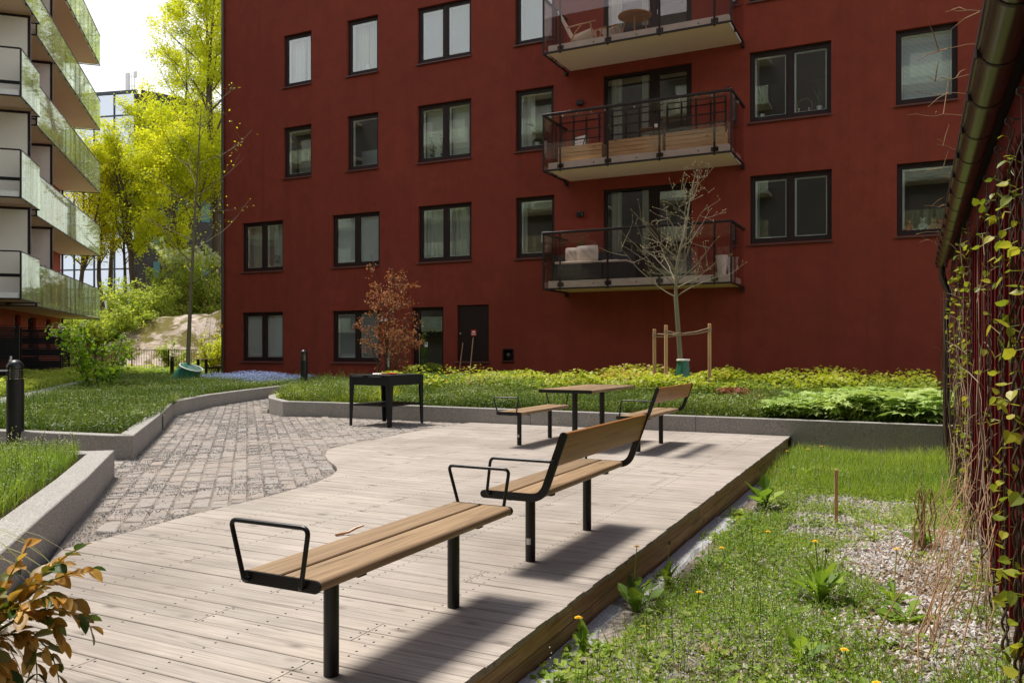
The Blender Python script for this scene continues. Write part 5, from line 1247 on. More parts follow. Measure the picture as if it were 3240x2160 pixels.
MT['bloom']=leafmat('white_blossom',[(0,(.6,.62,.5)),(1,(.85,.85,.78))],.3)
def wobble(p0,d,L_,n,r0,r1,rnd,wob=.12,up=0,curl=None):
    pts=[Vector(p0)]; d=Vector(d).normalized(); rs=[r0]
    for i in range(n):
        d=(d+Vector((rnd.gauss(0,wob),rnd.gauss(0,wob),rnd.gauss(0,wob*.6)+up))).normalized(); pts.append(pts[-1]+d*(L_/n)); rs.append(r0+(r1-r0)*(i+1)/n)
    return pts,rs
def make_tree(name,label,loc,H,spread,tr,seed,bare=.35,nl=16,leaf=None,ln=7000,ls=.18,group=None,bark='bark',lean=(0,0),jit=.35,sub=6,upang=.9,fork=0,prof=None,leafshape=LEAF2,leafrad=.0,twigs=3,wob=.10,cat='tree',minr=.012,gap=0):
    rnd=random.Random(seed); g=np.random.default_rng(seed); t=thing(name,label,cat,loc,rnd.uniform(0,6.3) if not any(lean) else 0,group); b=MB(); sites=[]
    tp,trs=wobble((0,0,-.3),(lean[0],lean[1],1),H*.97,14,tr,tr*.12,rnd,.035 if tr>.1 else .012,.02); b.tube(tp,trs,9)
    trunks=[(tp,trs)]
    for k in range(fork):
        i0=rnd.randint(4,7); a=rnd.uniform(0,6.3); p,r=wobble(tp[i0],(math.cos(a)*.45,math.sin(a)*.45,1),H*.97-tp[i0].z,10,trs[i0]*.75,tr*.1,rnd,.05,.05); b.tube(p,r,8); trunks.append((p,r))
    for ti,(p,r) in enumerate(trunks):
        n_=nl if ti==0 else nl//2
        for k in range(n_):
            f=bare+(1-bare)*((k+.5)/n_) if ti==0 else rnd.uniform(.3,1); x=f*(len(p)-1); i=min(int(x),len(p)-2); q=p[i].lerp(p[i+1],x-i); rr_=r[i]
            hf=(q.z/H); pr=(prof(hf) if prof else math.sin(PI*min(1,max(.08,(hf-bare*.7)/(1.02-bare*.7))))**.6)
            Ln=spread*pr*rnd.uniform(.75,1.15); a=k*2.4+rnd.uniform(-.5,.5)+ti; up_=upang*rnd.uniform(.6,1.3)
            lp,lr=wobble(q,(math.cos(a),math.sin(a),up_),Ln,7,max(minr,rr_*.45),minr*.5,rnd,wob,.03); b.tube(lp,lr,5,cap=False)
            for s_ in range(sub):
                y=rnd.uniform(1.2,6.9); j=int(y); sp=lp[j].lerp(lp[min(j+1,7)],y-j); dd=(lp[min(j+1,7)]-lp[j]).normalized()
                d2=(dd+Vector((rnd.gauss(0,.6),rnd.gauss(0,.6),rnd.gauss(.15,.4)))).normalized()
                s2,sr=wobble(sp,d2,Ln*rnd.uniform(.25,.45),4,max(minr*.6,lr[j]*.5),minr*.35,rnd,wob*1.4,.04); b.tube(s2,sr,4,cap=False); sites+=s2[1:]
                for w_ in range(twigs):
                    j2=rnd.randint(1,4); d3=Vector((rnd.gauss(0,1),rnd.gauss(0,1),rnd.gauss(.3,.7))).normalized(); s3,_=wobble(s2[j2],d3,Ln*rnd.uniform(.08,.18),2,minr*.35,minr*.2,rnd,.2); b.tube(s3,[minr*.35,minr*.3,minr*.2],3,cap=False); sites+=s3[1:]*2
            sites+=lp[4:]
    b.build('trunk',bark,t,smooth=True,angle=60)
    if leaf:
        S=np.array([tuple(s) for s in sites]); id_=g.integers(0,len(S),ln); P=S[id_]+g.normal(0,jit,(ln,3))*np.array([1,1,.7])
        cl=vnoise(P[:,0]+P[:,2]*.7,P[:,1]-P[:,2]*.5,seed%50,.9)
        if gap: kp=vnoise(P[:,0]-P[:,2]*.8,P[:,1]+P[:,2]*.6,seed%40+7,.8)+g.normal(0,.05,ln)>gap; P=P[kp]; cl=cl[kp]; ln=len(P)
        scatter_mesh('crown',*leafshape,P,g.uniform(0,6.3,ln),g.uniform(-1.1,.9,ln),g.uniform(-.9,.9,ln),g.uniform(ls*.6,ls*1.3,ln),[leaf],rnd=np.clip(cl*.7+g.random(ln)*.35,0,1),parent=t)
    return t,sites
GT='yellow green maples on the slope behind the courtyard'
def at_slope(px,v):
    r=(px-1176)/1883*v; x,y=cam_plan(v,r); return (x,y,float(hill_z(x,y)))
for (lab,px,v,H,sp,tr,sd_,leaf,bare,fork,ln) in (
 ('golden maple with a forked trunk seen just past the left balconies',188,57,11.5,4.0,.22,11,'mapleleaf2',.42,1,4500),
 ('golden maple with a leaning trunk, second from the left',243,58,12.5,3.4,.22,12,'mapleleaf2',.42,0,4200),
 ('straight dark trunked golden maple, third from the left',251,62,13.0,3.6,.24,13,'mapleleaf2',.45,0,4500),
 ('slim maple in front of the glass office facade, fourth from the left',288,60,11.5,3.4,.16,14,'mapleleaf',.42,0,3800),
 ('thick trunked yellow maple beside the dark brick office wing',309,57,13.0,4.2,.30,15,'mapleleaf',.42,1,6500),
 ('broad yellow maple in the middle of the slope',372,60,14.5,4.8,.24,16,'mapleleaf',.36,1,11000),
 ('low wide maple filling the gap left of the red building',428,56,12.0,4.6,.18,17,'mapleleaf',.28,1,11000),
 ('tallest maple rising beside the corner of the red building',492,58,23.5,5.4,.36,18,'mapleleaf',.30,2,19000),
 ('tall maple behind the tallest one, its top against the sky',440,66,23.5,4.6,.28,19,'mapleleaf',.42,1,9000)):
    make_tree('maple_tree',lab,at_slope(px,v),H,sp,tr,sd_,bare,24,leaf,int(ln*3.2),.175,GT,fork=fork,jit=.24,gap=.42,upang=1.0,lean=(-.18 if 'leaning' in lab else .001,0))
# slender young tree at the corner
t,_=make_tree('young_tree','slender nearly leafless young tree with a green bag, left of the red building corner',(-20.25,18.25,.2),9.2,2.0,.075,31,.36,17,'mapleleaf',140,.09,None,bark='barkgreen',jit=.10,sub=4,upang=.65,minr=.009,twigs=2,lean=(.012,.0))
# bare young tree with stakes
def bare_tree():
    rnd=random.Random(5); t=thing('young_tree','leafless young tree with pale twisting twigs held by three stakes','tree',(TX,TY,.25)); b=MB(); tips=[]; K=.68
    tp,trs=wobble((0,0,-.2),(0,0,1),2.3,8,.058,.045,rnd,.022,.03); b.tube(tp,trs,10)
    top=tp[-1]; c,cr=wobble(top,(.05,0,1),2.65,10,.036,.005,rnd,.06,.06); b.tube(c,cr,7)
    for k in range(21):
        f=rnd.uniform(-.2,7.5) if k>7 else k*.3-.3; i=max(0,int(f)); q=(top if f<0 else c[i].lerp(c[i+1],f-i)); a=k*2.4+.4
        Ln=(1.6-.11*max(0,f))*rnd.uniform(.8,1.15); up_=.50+.10*max(0,f)+rnd.uniform(-.2,.4)
        lp,lr=wobble(q,(math.cos(a),math.sin(a)*.8,up_),Ln,9,(.021-.0012*max(0,f))*K,.003,rnd,.13,.05); b.tube(lp,lr,6); tips.append(lp[-1])
        for s_ in range(4):
            j=rnd.randint(2,8); d2=Vector((rnd.gauss(0,1),rnd.gauss(0,.8),rnd.gauss(.5,.6))).normalized(); s2,sr=wobble(lp[j],d2,Ln*rnd.uniform(.22,.45),6,.0055,.0026,rnd,.12,.05); b.tube(s2,sr,5); tips.append(s2[-1]); 
            for p in s2[2::2]:
                if rnd.random()<.6: e=p+Vector((rnd.gauss(0,1),rnd.gauss(0,1),rnd.gauss(.5,1))).normalized()*rnd.uniform(.06,.16); b.tube([p,e],[.0034,.0024],4); tips.append(e)
    for p in tips: b.blob(p,(.0075,.0075,.012),5,3,1)
    b.build('trunk',['baretwig','budgold'],t,smooth=True,angle=60)
m,nt=newmat('lichen_bark'); v=coords(nt); tcz=N(nt,'ShaderNodeSeparateXYZ'); L(nt,v,tcz.inputs[0]); c=mixc(nt,ramp(nt,[(.0,(0,0,0)),(1,(1,1,1))],N(nt,'ShaderNodeMapRange',inp={1:1.8,2:3.2}).outputs[0]).outputs[0],(.15,.15,.08),(.26,.21,.155))
mr=[n for n in nt.nodes if n.type=='MAP_RANGE'][0]; L(nt,tcz.outputs[2],mr.inputs[0]); c=mixc(nt,noise(nt,v,22,4),c,(.22,.19,.11)); out(nt,principled(nt,c,.75,0,.3,noise(nt,v,60,3),.5,.006).outputs[0]); MT['baretwig']=m
MT['budgold']=simple('golden_bud',(.50,.38,.10),.6)
bare_tree()
# watering bags
def bag(label,loc,r,h,slump=0):
    t=thing('watering_bag',label,'watering bag',loc); rnd=random.Random(int(h*100)); n=22; m_=9; b=MB(); V=[]
    for i in range(m_):
        q=i/(m_-1); rr_=r*(1-.35*q**1.5)
        for k in range(n):
            a=2*PI*k/n; f=1+.09*math.cos(a*5+q*2)+.05*math.sin(a*9+q*5)+rnd.uniform(-.02,.02); V.append((rr_*f*math.cos(a)+slump*q*q*.5,rr_*f*math.sin(a)*(1-.2*slump),h*q*(1-slump*.35*(1+math.cos(a)))))
    b.add(V,[(i*n+k,i*n+(k+1)%n,(i+1)*n+(k+1)%n,(i+1)*n+k) for i in range(m_-1) for k in range(n)]+[tuple(range((m_-1)*n,m_*n))]); b.build('bag','greenbag',t,smooth=True)
    b=MB(); pts=[(r*.72*math.cos(a)+slump*.5,r*.72*math.sin(a),h*(1.0-slump*.35*(1+math.cos(a)))) for a in np.linspace(0,2*PI,17)]; b.tube(pts,.02,6,cap=False); b.build('collar','white',t,smooth=True)
bag('upright green watering bag round the foot of the bare tree',(TX,TY,.25),.17,.80)
bag('slumped dark green watering bag round the foot of the slender left tree',(-20.2,18.1,.22),.46,.62,.55)
# copper japanese maple
def copper():
    rnd=random.Random(9); g=np.random.default_rng(9); t=thing('copper_maple','small copper leaved Japanese maple in front of the entrance door','tree',(-12.1,17.2,.28)); t.scale=(1.12,1.12,1.22); b=MB(); S=[]
    for (dx,dy,L0) in ((.10,.0,3.25),(.0,.08,2.7),(-.14,-.05,2.4),(.24,.05,2.5),(-.34,.1,1.5),(.62,.0,1.9),(.15,-.1,2.9)):
        tp,tr=wobble((rnd.uniform(-.06,.06),rnd.uniform(-.06,.06),-.1),(dx,dy,1),L0,10,.020,.004,rnd,.06,.03); b.tube(tp,tr,6)
        for k in range(13):
            f=rnd.uniform(2.2,9.7); i=int(f); q=tp[i].lerp(tp[min(i+1,10)],f-i); a=rnd.uniform(0,6.3); Ln=rnd.uniform(.25,.85)*(1.1-.05*f)
            lp,lr=wobble(q,(math.cos(a)*1.1+.25,math.sin(a),rnd.uniform(.15,.9)),Ln,6,.0075,.0025,rnd,.16,.02); b.tube(lp,lr,4); S+=lp[2:]
            for s_ in range(3): j=rnd.randint(2,6); s2,_=wobble(lp[j],(rnd.gauss(0,1),rnd.gauss(0,1),rnd.gauss(.2,.5)),Ln*.35,3,.004,.002,rnd,.2); b.tube(s2,.0025,3); S+=s2[1:]
    b.build('trunk','vinestem',t,smooth=True,angle=60); S=np.array([tuple(s) for s in S]); S=S[(S[:,2]>.75)|(np.arange(len(S))%4==0)]; n=2300; P=S[g.integers(0,len(S),n)]+g.normal(0,.035,(n,3))
    scatter_mesh('crown',*LEAF,P,g.uniform(0,6.3,n),g.uniform(-1.3,.1,n),g.uniform(-.6,.6,n),np.stack([g.uniform(.035,.06,n),g.uniform(.04,.075,n),np.full(n,.06)],1),['redleaf'],parent=t)
copper()
# shrubs
def shrub(label,loc,H,Wd,n,ls,leaf,seed,stems=7,bloom=0,name='shrub',shape=LEAF,group=None):
    rnd=random.Random(seed); g=np.random.default_rng(seed); t=thing(name,label,'shrub',loc,0,group); b=MB(); S=[]
    for k in range(stems):
        a=rnd.uniform(0,6.3); tp,tr=wobble((.1*math.cos(a),.1*math.sin(a),-.1),(math.cos(a)*Wd/H*.55,math.sin(a)*Wd/H*.55,1),H*rnd.uniform(.7,1.02),8,.016*H**.5,.004,rnd,.10,.02); b.tube(tp,tr,5); S+=tp[3:]
        for j in range(8):
            i=rnd.randint(2,8); a2=rnd.uniform(0,6.3); lp,lr=wobble(tp[i],(math.cos(a2),math.sin(a2),.5),Wd*rnd.uniform(.15,.36),4,.006,.002,rnd,.2,.02); b.tube(lp,lr,4); S+=lp[1:]
    b.build('stems','vinestem',t,smooth=True); S=np.array([tuple(s) for s in S]); P=S[g.integers(0,len(S),n)]+g.normal(0,.055*H**.5,(n,3)); P[:,2]=np.maximum(P[:,2],.03)
    scatter_mesh('foliage',*shape,P,g.uniform(0,6.3,n),g.uniform(-1.2,.3,n),g.uniform(-.7,.7,n),g.uniform(ls*.6,ls*1.25,n),[leaf],parent=t)
    if bloom:
        top=S[np.argsort(-S[:,2]+g.normal(0,.3,len(S)))[:max(12,len(S)//4)]]; c=top[g.integers(0,len(top),bloom)]; m_=bloom*9; P=np.repeat(c,9,0)+g.normal(0,.028*H**.4,(m_,3))
        scatter_mesh('blossom',*LEAF2,P,g.uniform(0,6.3,m_),g.uniform(-1,1,m_),g.uniform(-1,1,m_),g.uniform(.03,.05,m_)*H**.4,['bloom'],parent=t)
shrub('bright green shrub with white flower clusters in the left bed',(-18.15,13.6,.2),1.75,1.2,1150,.12,'shrubleaf2',3,8,30)
p=at_slope(395,43.2); shrub('small leafy bush in front of the rock behind the railing',p[:2]+(p[2]+.1,),1.3,1.3,1400,.12,'bushleaf',4,7)
p=cam_plan(36.5,-.365*36.5); shrub('yellow green bush against the foot of the red building corner',(p[0],p[1],.13),2.0,1.3,2600,.11,'mapleleaf',6,9)
p=at_slope(478,54); shrub('large bush with cream blossom high on the slope beside the red building',p,4.8,5.2,8000,.17,'bushleaf',7,14,1100)
p=at_slope(320,50); shrub('wide light green bush on the slope above the rock',p,3.1,5.0,7000,.17,'bushleaf',8,14)
p=at_slope(240,47); shrub('light green bush at the left end of the slope',p,2.8,4.2,6500,.17,'bushleaf',9,14)
p=at_slope(430,55); shrub('tall airy bush behind the rock in the middle of the slope',p,3.4,4.6,6500,.17,'bushleaf',10,14)
p=at_slope(165,45); shrub('dense green bush behind the black slatted screens',p,3.6,4.0,6000,.17,'bushleaf',11,12)
# undergrowth covering the slope
n=60000; vv=rng.uniform(42.5,72,n); rr2=rng.uniform(-.66,-.30,n)*vv; x_,y_=-SS*vv+CC*rr2,CC*vv+SS*rr2; hz=hill_z(x_,y_); e1=((vv-47.6)/4.6)**2+((rr2+19.9)/4.0)**2; e2=((vv-50)/3.2)**2+((rr2+17.2)/2.2)**2
keep=(e1>1.02)&(e2>1.02)&(vnoise(x_,y_,41,.45)>.22); x_,y_,hz,vv=x_[keep],y_[keep],hz[keep],vv[keep]; n=len(x_)
hh=rng.random(n)**1.4*(.25+1.6*vnoise(x_,y_,42,.3)*sm(44,56,vv)); P=np.c_[x_,y_,hz+hh]
tag(scatter_mesh('undergrowth',*LEAF2,P,U(n,0,6.3),U(n,-1.2,.6),U(n,-.8,.8),U(n,.14,.32),['bushleaf'],rnd=np.clip(vnoise(x_,y_,43,.8)*.7+rng.random(n)*.4,0,1)),kind='stuff')
n=900; vv=rng.uniform(44,66,n); rr2=rng.uniform(-.62,-.31,n)*vv; x_,y_=-SS*vv+CC*rr2,CC*vv+SS*rr2; e1=((vv-47.6)/4.6)**2+((rr2+19.9)/4.0)**2; kk=e1>1.0; x_,y_=x_[kk],y_[kk]; hz=hill_z(x_,y_); b=MB()
for a,c,d in zip(x_,y_,hz): b.tube([(a,c,d-.1),(a+random.gauss(0,.15),c+random.gauss(0,.15),d+1.0),(a+random.gauss(0,.4),c,d+random.uniform(1.5,3.6))],[.02,.014,.006],4,cap=False)
tag(b.build('undergrowth_saplings','drystem'),kind='stuff')
# distant tree mass beyond everything (seen in reflections and gaps) is left to the real trees above
# ------------------------------------------------------------ planting
MT['grass']=leafmat('meadow_blade',[(0,(.035,.075,.009)),(.45,(.08,.135,.016)),(.8,(.17,.23,.035)),(.93,(.36,.38,.10)),(1,(.45,.40,.20))],.4,.5,1.3)
MT['cover']=leafmat('dark_ground_cover',[(0,(.03,.062,.008)),(.5,(.075,.125,.016)),(.85,(.17,.22,.035)),(1,(.30,.36,.12))],.35,.5,1.3)
MT['lime']=leafmat('lime_green_leaf',[(0,(.20,.27,.02)),(.5,(.38,.44,.035)),(.85,(.52,.52,.06)),(1,(.50,.34,.12))],.4,.5,1.2)
MT['pale']=leafmat('pale_lobed_leaf',[(0,(.17,.30,.06)),(.5,(.33,.46,.12)),(1,(.48,.58,.20))],.3,.45,1.2)
MT['grassmix']=leafmat('mixed_lawn_blade',[(0,(.06,.13,.018)),(.5,(.14,.24,.03)),(.85,(.28,.36,.05)),(1,(.45,.40,.18))],.4)
MT['blue']=leafmat('small_blue_petal',[(0,(.14,.20,.55)),(1,(.35,.42,.80))],.25)
MT['heuchera']=leafmat('dark_red_leaf',[(0,(.13,.03,.03)),(1,(.30,.10,.06))],.3)
MT['petal']=leafmat('yellow_dandelion_petal',[(0,(.85,.50,.01)),(1,(.95,.68,.02))],.15)
MT['weed']=leafmat('bright_weed_leaf',[(0,(.10,.19,.025)),(.4,(.22,.34,.04)),(.8,(.38,.46,.06)),(1,(.50,.50,.12))],.4)
def cover(name,poly,zf,n,shape,sz,mats,hmax,hp=1.0,pitch=(-.2,.3),seed=1,mask=None,rs=.8,asp=None,hn=None,roll=.5,mult=1):
    g=np.random.default_rng(seed); p=pts_in(poly,n,seed)
    if mask is not None: p=p[mask(p,g)]
    n=len(p); nn=vnoise(p[:,0],p[:,1],seed+3,1.3)
    h=hmax*g.random(n)**hp*(.55+.75*nn) if hmax else np.zeros(n); P=np.c_[p,zf(p[:,0],p[:,1])+h]
    s=g.uniform(sz[0],sz[1],n)*(.75+.5*vnoise(p[:,0],p[:,1],seed+5,2.2)); S=np.stack([s*(asp or 1),s,s],1)
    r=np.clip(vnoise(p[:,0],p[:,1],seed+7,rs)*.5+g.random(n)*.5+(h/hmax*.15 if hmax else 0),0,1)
    return tag(scatter_mesh(name,*shape,P,g.uniform(0,6.3,n),g.uniform(pitch[0],pitch[1],n),g.uniform(-roll,roll,n),S,mats,rnd=r),kind='stuff')
zC=lambda x,y: .20+.13*(np.asarray(y)-12.4)/8
zc=lambda v: (lambda x,y: np.full(len(x),v))
# centre planter: feathery green in front
FRONT=[(.4,12.66),(-1.7,12.62),(-7.2,12.5),(-9.9,12.5),(-10.8,12.3),(-11.5,12.7),(-12.3,13.5),(-13.0,14.7),(-13.7,16.2),(-14.3,18),(-11,18),(-6,16.2),(0.4,15.6)]
cover('green_ground_cover',FRONT,zC,24000,BLADE,(.18,.36),['grass'],0,seed=51,asp=.6,roll=.35)
cover('green_ground_cover',FRONT,zC,56000,LEAF2,(.03,.07),['cover'],.27,.7,(-1,.6),52)
BACKP=[(-11.6,15.6),(-10.5,15.2),(-7,15.3),(-4,15.0),(-1.6,16.2),(.3,16.3),(.3,18.6),(-3,19.4),(-8,19.0),(-11.8,18.0)]
def mk(seed,thr,s=.8): return lambda p,g: vnoise(p[:,0],p[:,1],seed,s)>thr-.15*g.random(len(p))
cover('lime_ground_cover',BACKP,zC,17000,HEART,(.05,.10),['lime'],.50,.5,(-.8,.5),53,mask=mk(60,.50,.9))
cover('green_ground_cover',BACKP,zC,16000,LEAF,(.05,.12),['grassmix'],.36,.6,(-.8,.5),58)
cover('green_ground_cover',BACKP,zC,7000,BLADE,(.22,.50),['grass'],0,seed=59,asp=.5,roll=.5)
cover('green_ground_cover',[(-14.4,17.5),(-11,17),(.4,17.5),(.4,20.2),(-14.8,20.2)],zC,16000,BLADE,(.16,.30),['grass'],0,seed=54,asp=.7)
cover('lobed_ground_cover',[(-2.1,12.68),(.42,12.72),(.42,15.2),(-.6,15.6),(-1.9,14.6)],zC,1250,LOBED,(.20,.33),['pale'],.34,.4,(-.5,.3),55,roll=.4,mask=mk(64,.30,1.4))
cover('red_ground_cover',[(-3.3,14.9),(-2.5,14.8),(-2.4,15.7),(-3.2,15.8)],zC,900,HEART,(.05,.09),['heuchera'],.30,.5,(-.6,.4),56)
cover('strap_grass',[(-12.1,13.3),(-11,12.6),(-8.9,12.7),(-9.2,13.8),(-11.5,14.4)],zC,2600,BLADE,(.24,.42),['lime'],0,seed=57,asp=.9,roll=.9,pitch=(-.8,.2),mask=mk(61,.45,1.6))
# left planter
zL=zc(.213)
LP=[(-12.7,6.12),(-10.1,6.42),(-8.5,6.66),(-10.7,9.15),(-12.9,11.3),(-14.12,13.25),(-14.95,15.2),(-15.9,17.6),(-16.4,20.2),(-21.3,20.2),(-25.5,20.0),(-21.0,15.5),(-18.6,13.1),(-14.5,9.1)]
cover('green_ground_cover',LP,zL,34000,BLADE,(.12,.31),['grass'],0,seed=71,asp=.7,roll=.4)
cover('green_ground_cover',LP,zL,60000,LEAF2,(.03,.065),['cover'],.20,.6,(-1,.6),72)
cover('blue_flowers',[(-15.9,16.6),(-16.4,19.8),(-20.8,19.9),(-20.6,18.9),(-17.5,17.3)],zL,9000,LEAF2,(.024,.045),['blue'],.34,.35,(-1,1),73,mask=mk(62,.28,1.5))
cover('pale_flower_specks',LP,zL,900,LEAF2,(.012,.022),['bloom'],.25,.3,(-1,1),74)
def tussock(label,x,y,z,n,ln,seed,group='arching sedge tussocks'):
    g=np.random.default_rng(seed); t=thing('sedge_tussock',label,'grass tussock',(x,y,z),0,group); b=MB()
    for i in range(n):
        a=g.uniform(0,6.3); l=ln*g.uniform(.6,1.1); sp=g.uniform(.35,.95); w=.0045; V=[]
        for k,q in enumerate((0,.3,.6,.85,1)):
            d=l*sp*q**1.3; zz=l*(.75*q-.62*q*q*sp); ww=w*(1-q*.9); V+=[(math.cos(a)*d-math.sin(a)*ww,math.sin(a)*d+math.cos(a)*ww,zz),(math.cos(a)*d+math.sin(a)*ww,math.sin(a)*d-math.cos(a)*ww,zz)]
        b.add(V,[(2*k,2*k+1,2*k+3,2*k+2) for k in range(4)],0,float(g.uniform(.3,1)))
    b.build('blades','grass',t)
tussock('large arching sedge tussock at the kerb bend of the left bed',-10.35,8.35,.21,170,.52,81)
tussock('second arching sedge tussock further along the kerb of the left bed',-12.6,11.0,.21,150,.55,82)
for k,(x,y) in enumerate([(-11.6,7.6),(-13.0,8.0),(-12.4,9.4),(-14.4,10.6),(-15.6,12.4),(-14.9,13.8),(-17.0,14.4),(-16.6,16.0),(-18.4,16.4),(-11.3,9.0),(-13.7,12.4)]):
    tussock('loose green grass tussock standing in the middle of the left bed',x,y,.21,90,.46,400+k,'loose grass tussocks in the left bed')
tussock('pale sedge tussock in the front of the left bed near the corner stone',-10.6,7.45,.21,110,.42,83)
# front left bed
zF=zc(.198)
FP=[(-7.42,5.34),(-7.32,5.30),(-6.08,4.10),(-5.05,3.06),(-3.2,1.3),(-4.0,.5),(-9,2.6),(-9,4.9)]
cover('green_ground_cover',FP,zF,26000,BLADE,(.11,.22),['weed'],0,seed=91,asp=.6,roll=.5)
cover('green_ground_cover',FP,zF,42000,LEAF2,(.014,.030),['cover'],.15,.6,(-1,.6),92)
cover('pale_flower_specks',FP,zF,3600,LEAF2,(.008,.014),['bloom'],.22,.3,(-1,1),93)
# yellow-green shrub bed by the terraces
YP=[(-15.3,8.9),(-18.95,12.6),(-21.35,14.95),(-26.0,19.6),(-29.6,23.0),(-30.6,22.2),(-26.4,17.6),(-20,10.6),(-16.4,6.6),(-14,7.6)]
cover('low_shrub_cover',YP,zc(.18),42000,LEAF2,(.045,.085),['bushleaf'],.42,.45,(-1,.5),95,rs=1.5)
cover('green_ground_cover',[cam_plan(36,-21.5),cam_plan(36,-13.6),cam_plan(40,-15),cam_plan(40,-24)],zc(.12),6000,LEAF,(.10,.22),['weed'],.28,.5,(-1,.4),96)
# ------------------------------------------------------------ gravelly lawn
LW_=[(-1.33,2.6),(-1.36,6),(-1.45,9.5),(-1.62,12.38),(.40,12.38),(.40,2.0),(-1.0,2.0)]
zW=lambda x,y: lawn_z(x,y)
def gmask(inv=False,thr=.5,w=.18,seed=66):
    def f(p,g):
        x,y=p[:,0],p[:,1]; q=vnoise(x,y,seed,1.1)*.6+vnoise(x,y,seed+1,3.1)*.4
        q=q+.55*sm(8.6,9.6,y)-.36*np.exp(-(((x+.75)/.65)**2+((y-7.9)/1.0)**2))-.25*np.exp(-(((x+.5)/.5)**2+((y-5.1)/.5)**2))*0-.24*np.exp(-(((x-.1)/.35)**2+((y-4.6)/1.2)**2))+.12*(x<-1.0)
        k=q>thr+w*(g.random(len(p))-.5); return ~k if inv else k
    return f
cover('gravel',LW_,zW,30000,STONE,(.016,.038),['gravel'],0,seed=101,mask=gmask(True,.60,.5),roll=.6,pitch=(-.5,.5))
cover('lawn_grass',LW_,zW,26000,BLADE,(.05,.15),['weed'],0,seed=102,mask=gmask(False,.47),asp=.75,roll=.6)
cover('lawn_weeds',LW_,zW,60000,LEAF2,(.010,.026),['weed'],.05,1.2,(-1,.6),103,mask=gmask(False,.40,.3))
cover('lawn_weeds',LW_,zW,14000,LEAF,(.022,.065),['grassmix'],.07,1,(-.9,.3),104,mask=gmask(False,.44,.3))
cover('lawn_weeds',[(-1.50,2.4),(-1.60,9.5),(-1.40,9.5),(-1.30,2.4)],zW,2600,LEAF,(.025,.06),['weed'],.05,1,(-1,.3),108,mask=mk(67,.60,2.0))
cover('lawn_grass',[(-1.6,9.4),(-1.62,12.38),(.4,12.38),(.4,9.0),(-.4,8.8)],zW,15000,BLADE,(.06,.20),['weed'],0,seed=105,asp=.6,roll=.4)
cover('dry_litter',[(-.4,2.0),(-.35,5.2),(.1,7.5),(.4,7.5),(.4,2.0)],zW,5500,LEAF2,(.02,.06),['litter'] if 0 else ['redleaf'],.012,1,(-.3,.3),106) if 0 else None
MT['litter']=leafmat('brown_leaf_litter',[(0,(.08,.045,.025)),(.6,(.20,.12,.06)),(1,(.42,.30,.17))],.1)
cover('leaf_litter',[(-.5,2.0),(-.45,4.6),(.0,7.5),(.4,8.5),(.4,2.0)],zW,12000,LEAF2,(.012,.045),['litter'],.012,1,(-.3,.3),106,asp=.6)
cover('leaf_litter',LW_,zW,5000,LEAF2,(.01,.035),['litter'],.01,1,(-.3,.3),107,asp=.6)
# thin flowering stalks
g=np.random.default_rng(120); p=pts_in(LW_,1500,121); p=p[(gmask(False,.45)(p,g))]; b=MB(); Pf=[]
for x,y in p[:900]:
    z=float(lawn_z(x,y)); h=g.uniform(.09,.24); dx,dy=g.normal(0,.02,2); b.tube([(x,y,z),(x+dx*.4,y+dy*.4,z+h*.6),(x+dx,y+dy,z+h)],[.0016,.0012,.0009],3,cap=False)
    for k in range(7): q=.5+.5*k/6; Pf.append((x+dx*q+g.normal(0,.006),y+dy*q+g.normal(0,.006),z+h*q))
tag(b.build('weed_stalks','grass'),kind='stuff'); Pf=np.array(Pf); n=len(Pf)
tag(scatter_mesh('weed_flower_specks',*LEAF2,Pf,U(n,0,6.3),U(n,-1,1),U(n,-1,1),U(n,.005,.010),['bloom']),kind='stuff')
def stalks(name,poly,zf,n,h0,h1,mat,seed,spk='bloom'):
    g=np.random.default_rng(seed); p=pts_in(poly,n,seed); b=MB(); F=[]; zz=zf(p[:,0],p[:,1])
    for (x,y),z in zip(p,zz):
        h=g.uniform(h0,h1); dx,dy=g.normal(0,.03,2); b.tube([(x,y,z),(x+dx*.4,y+dy*.4,z+h*.6),(x+dx,y+dy,z+h)],[.003,.002,.0015],3,cap=False)
        for k in range(8): q=.6+.4*k/7; F.append((x+dx*q+g.normal(0,.012),y+dy*q+g.normal(0,.012),z+h*q))
    b.f and tag(b.build(name,mat),kind='stuff'); F=np.array(F); n=len(F)
    tag(scatter_mesh(name+'_seeds',*LEAF2,F,U(n,0,6.3),U(n,-1,1),U(n,-1,1),U(n,.012,.026),[spk]),kind='stuff')
stalks('meadow_stalks',FRONT,zC,900,.28,.50,'grass',131,'grassmix')
stalks('meadow_stalks',LP,zL,900,.22,.42,'grass',132,'grassmix')
stalks('meadow_stalks',FP,zF,420,.16,.32,'grass',133,'grassmix')
# dandelions
DL_=([(0,0,0),(.05,.12,.03),(.03,.2,.05),(.10,.28,.07),(.05,.36,.08),(.14,.5,.09),(.07,.58,.09),(.17,.74,.07),(.10,.88,.03),(0,1,-.02),(-.10,.88,.03),(-.17,.74,.07),(-.07,.58,.09),(-.14,.5,.09),(-.05,.36,.08),(-.10,.28,.07),(-.03,.2,.05),(-.05,.12,.03),(0,.5,.04)],[(i,i+1,18) for i in range(17)]+[(17,0,18)])
def rosette(t,n,l,seed,up=.5,wd=1.0):
    g=np.random.default_rng(seed); scatter_mesh('leaves',*DL_,np.zeros((n,3)),np.linspace(0,6.28,n,endpoint=False)+g.normal(0,.3,n),g.uniform(up*.5,up*1.3,n),g.uniform(-.3,.3,n),np.stack([l*wd*g.uniform(.8,1.2,n),l*g.uniform(.7,1.15,n),np.full(n,l)],1),['weed'],rnd=g.uniform(.05,.6,n),parent=t)
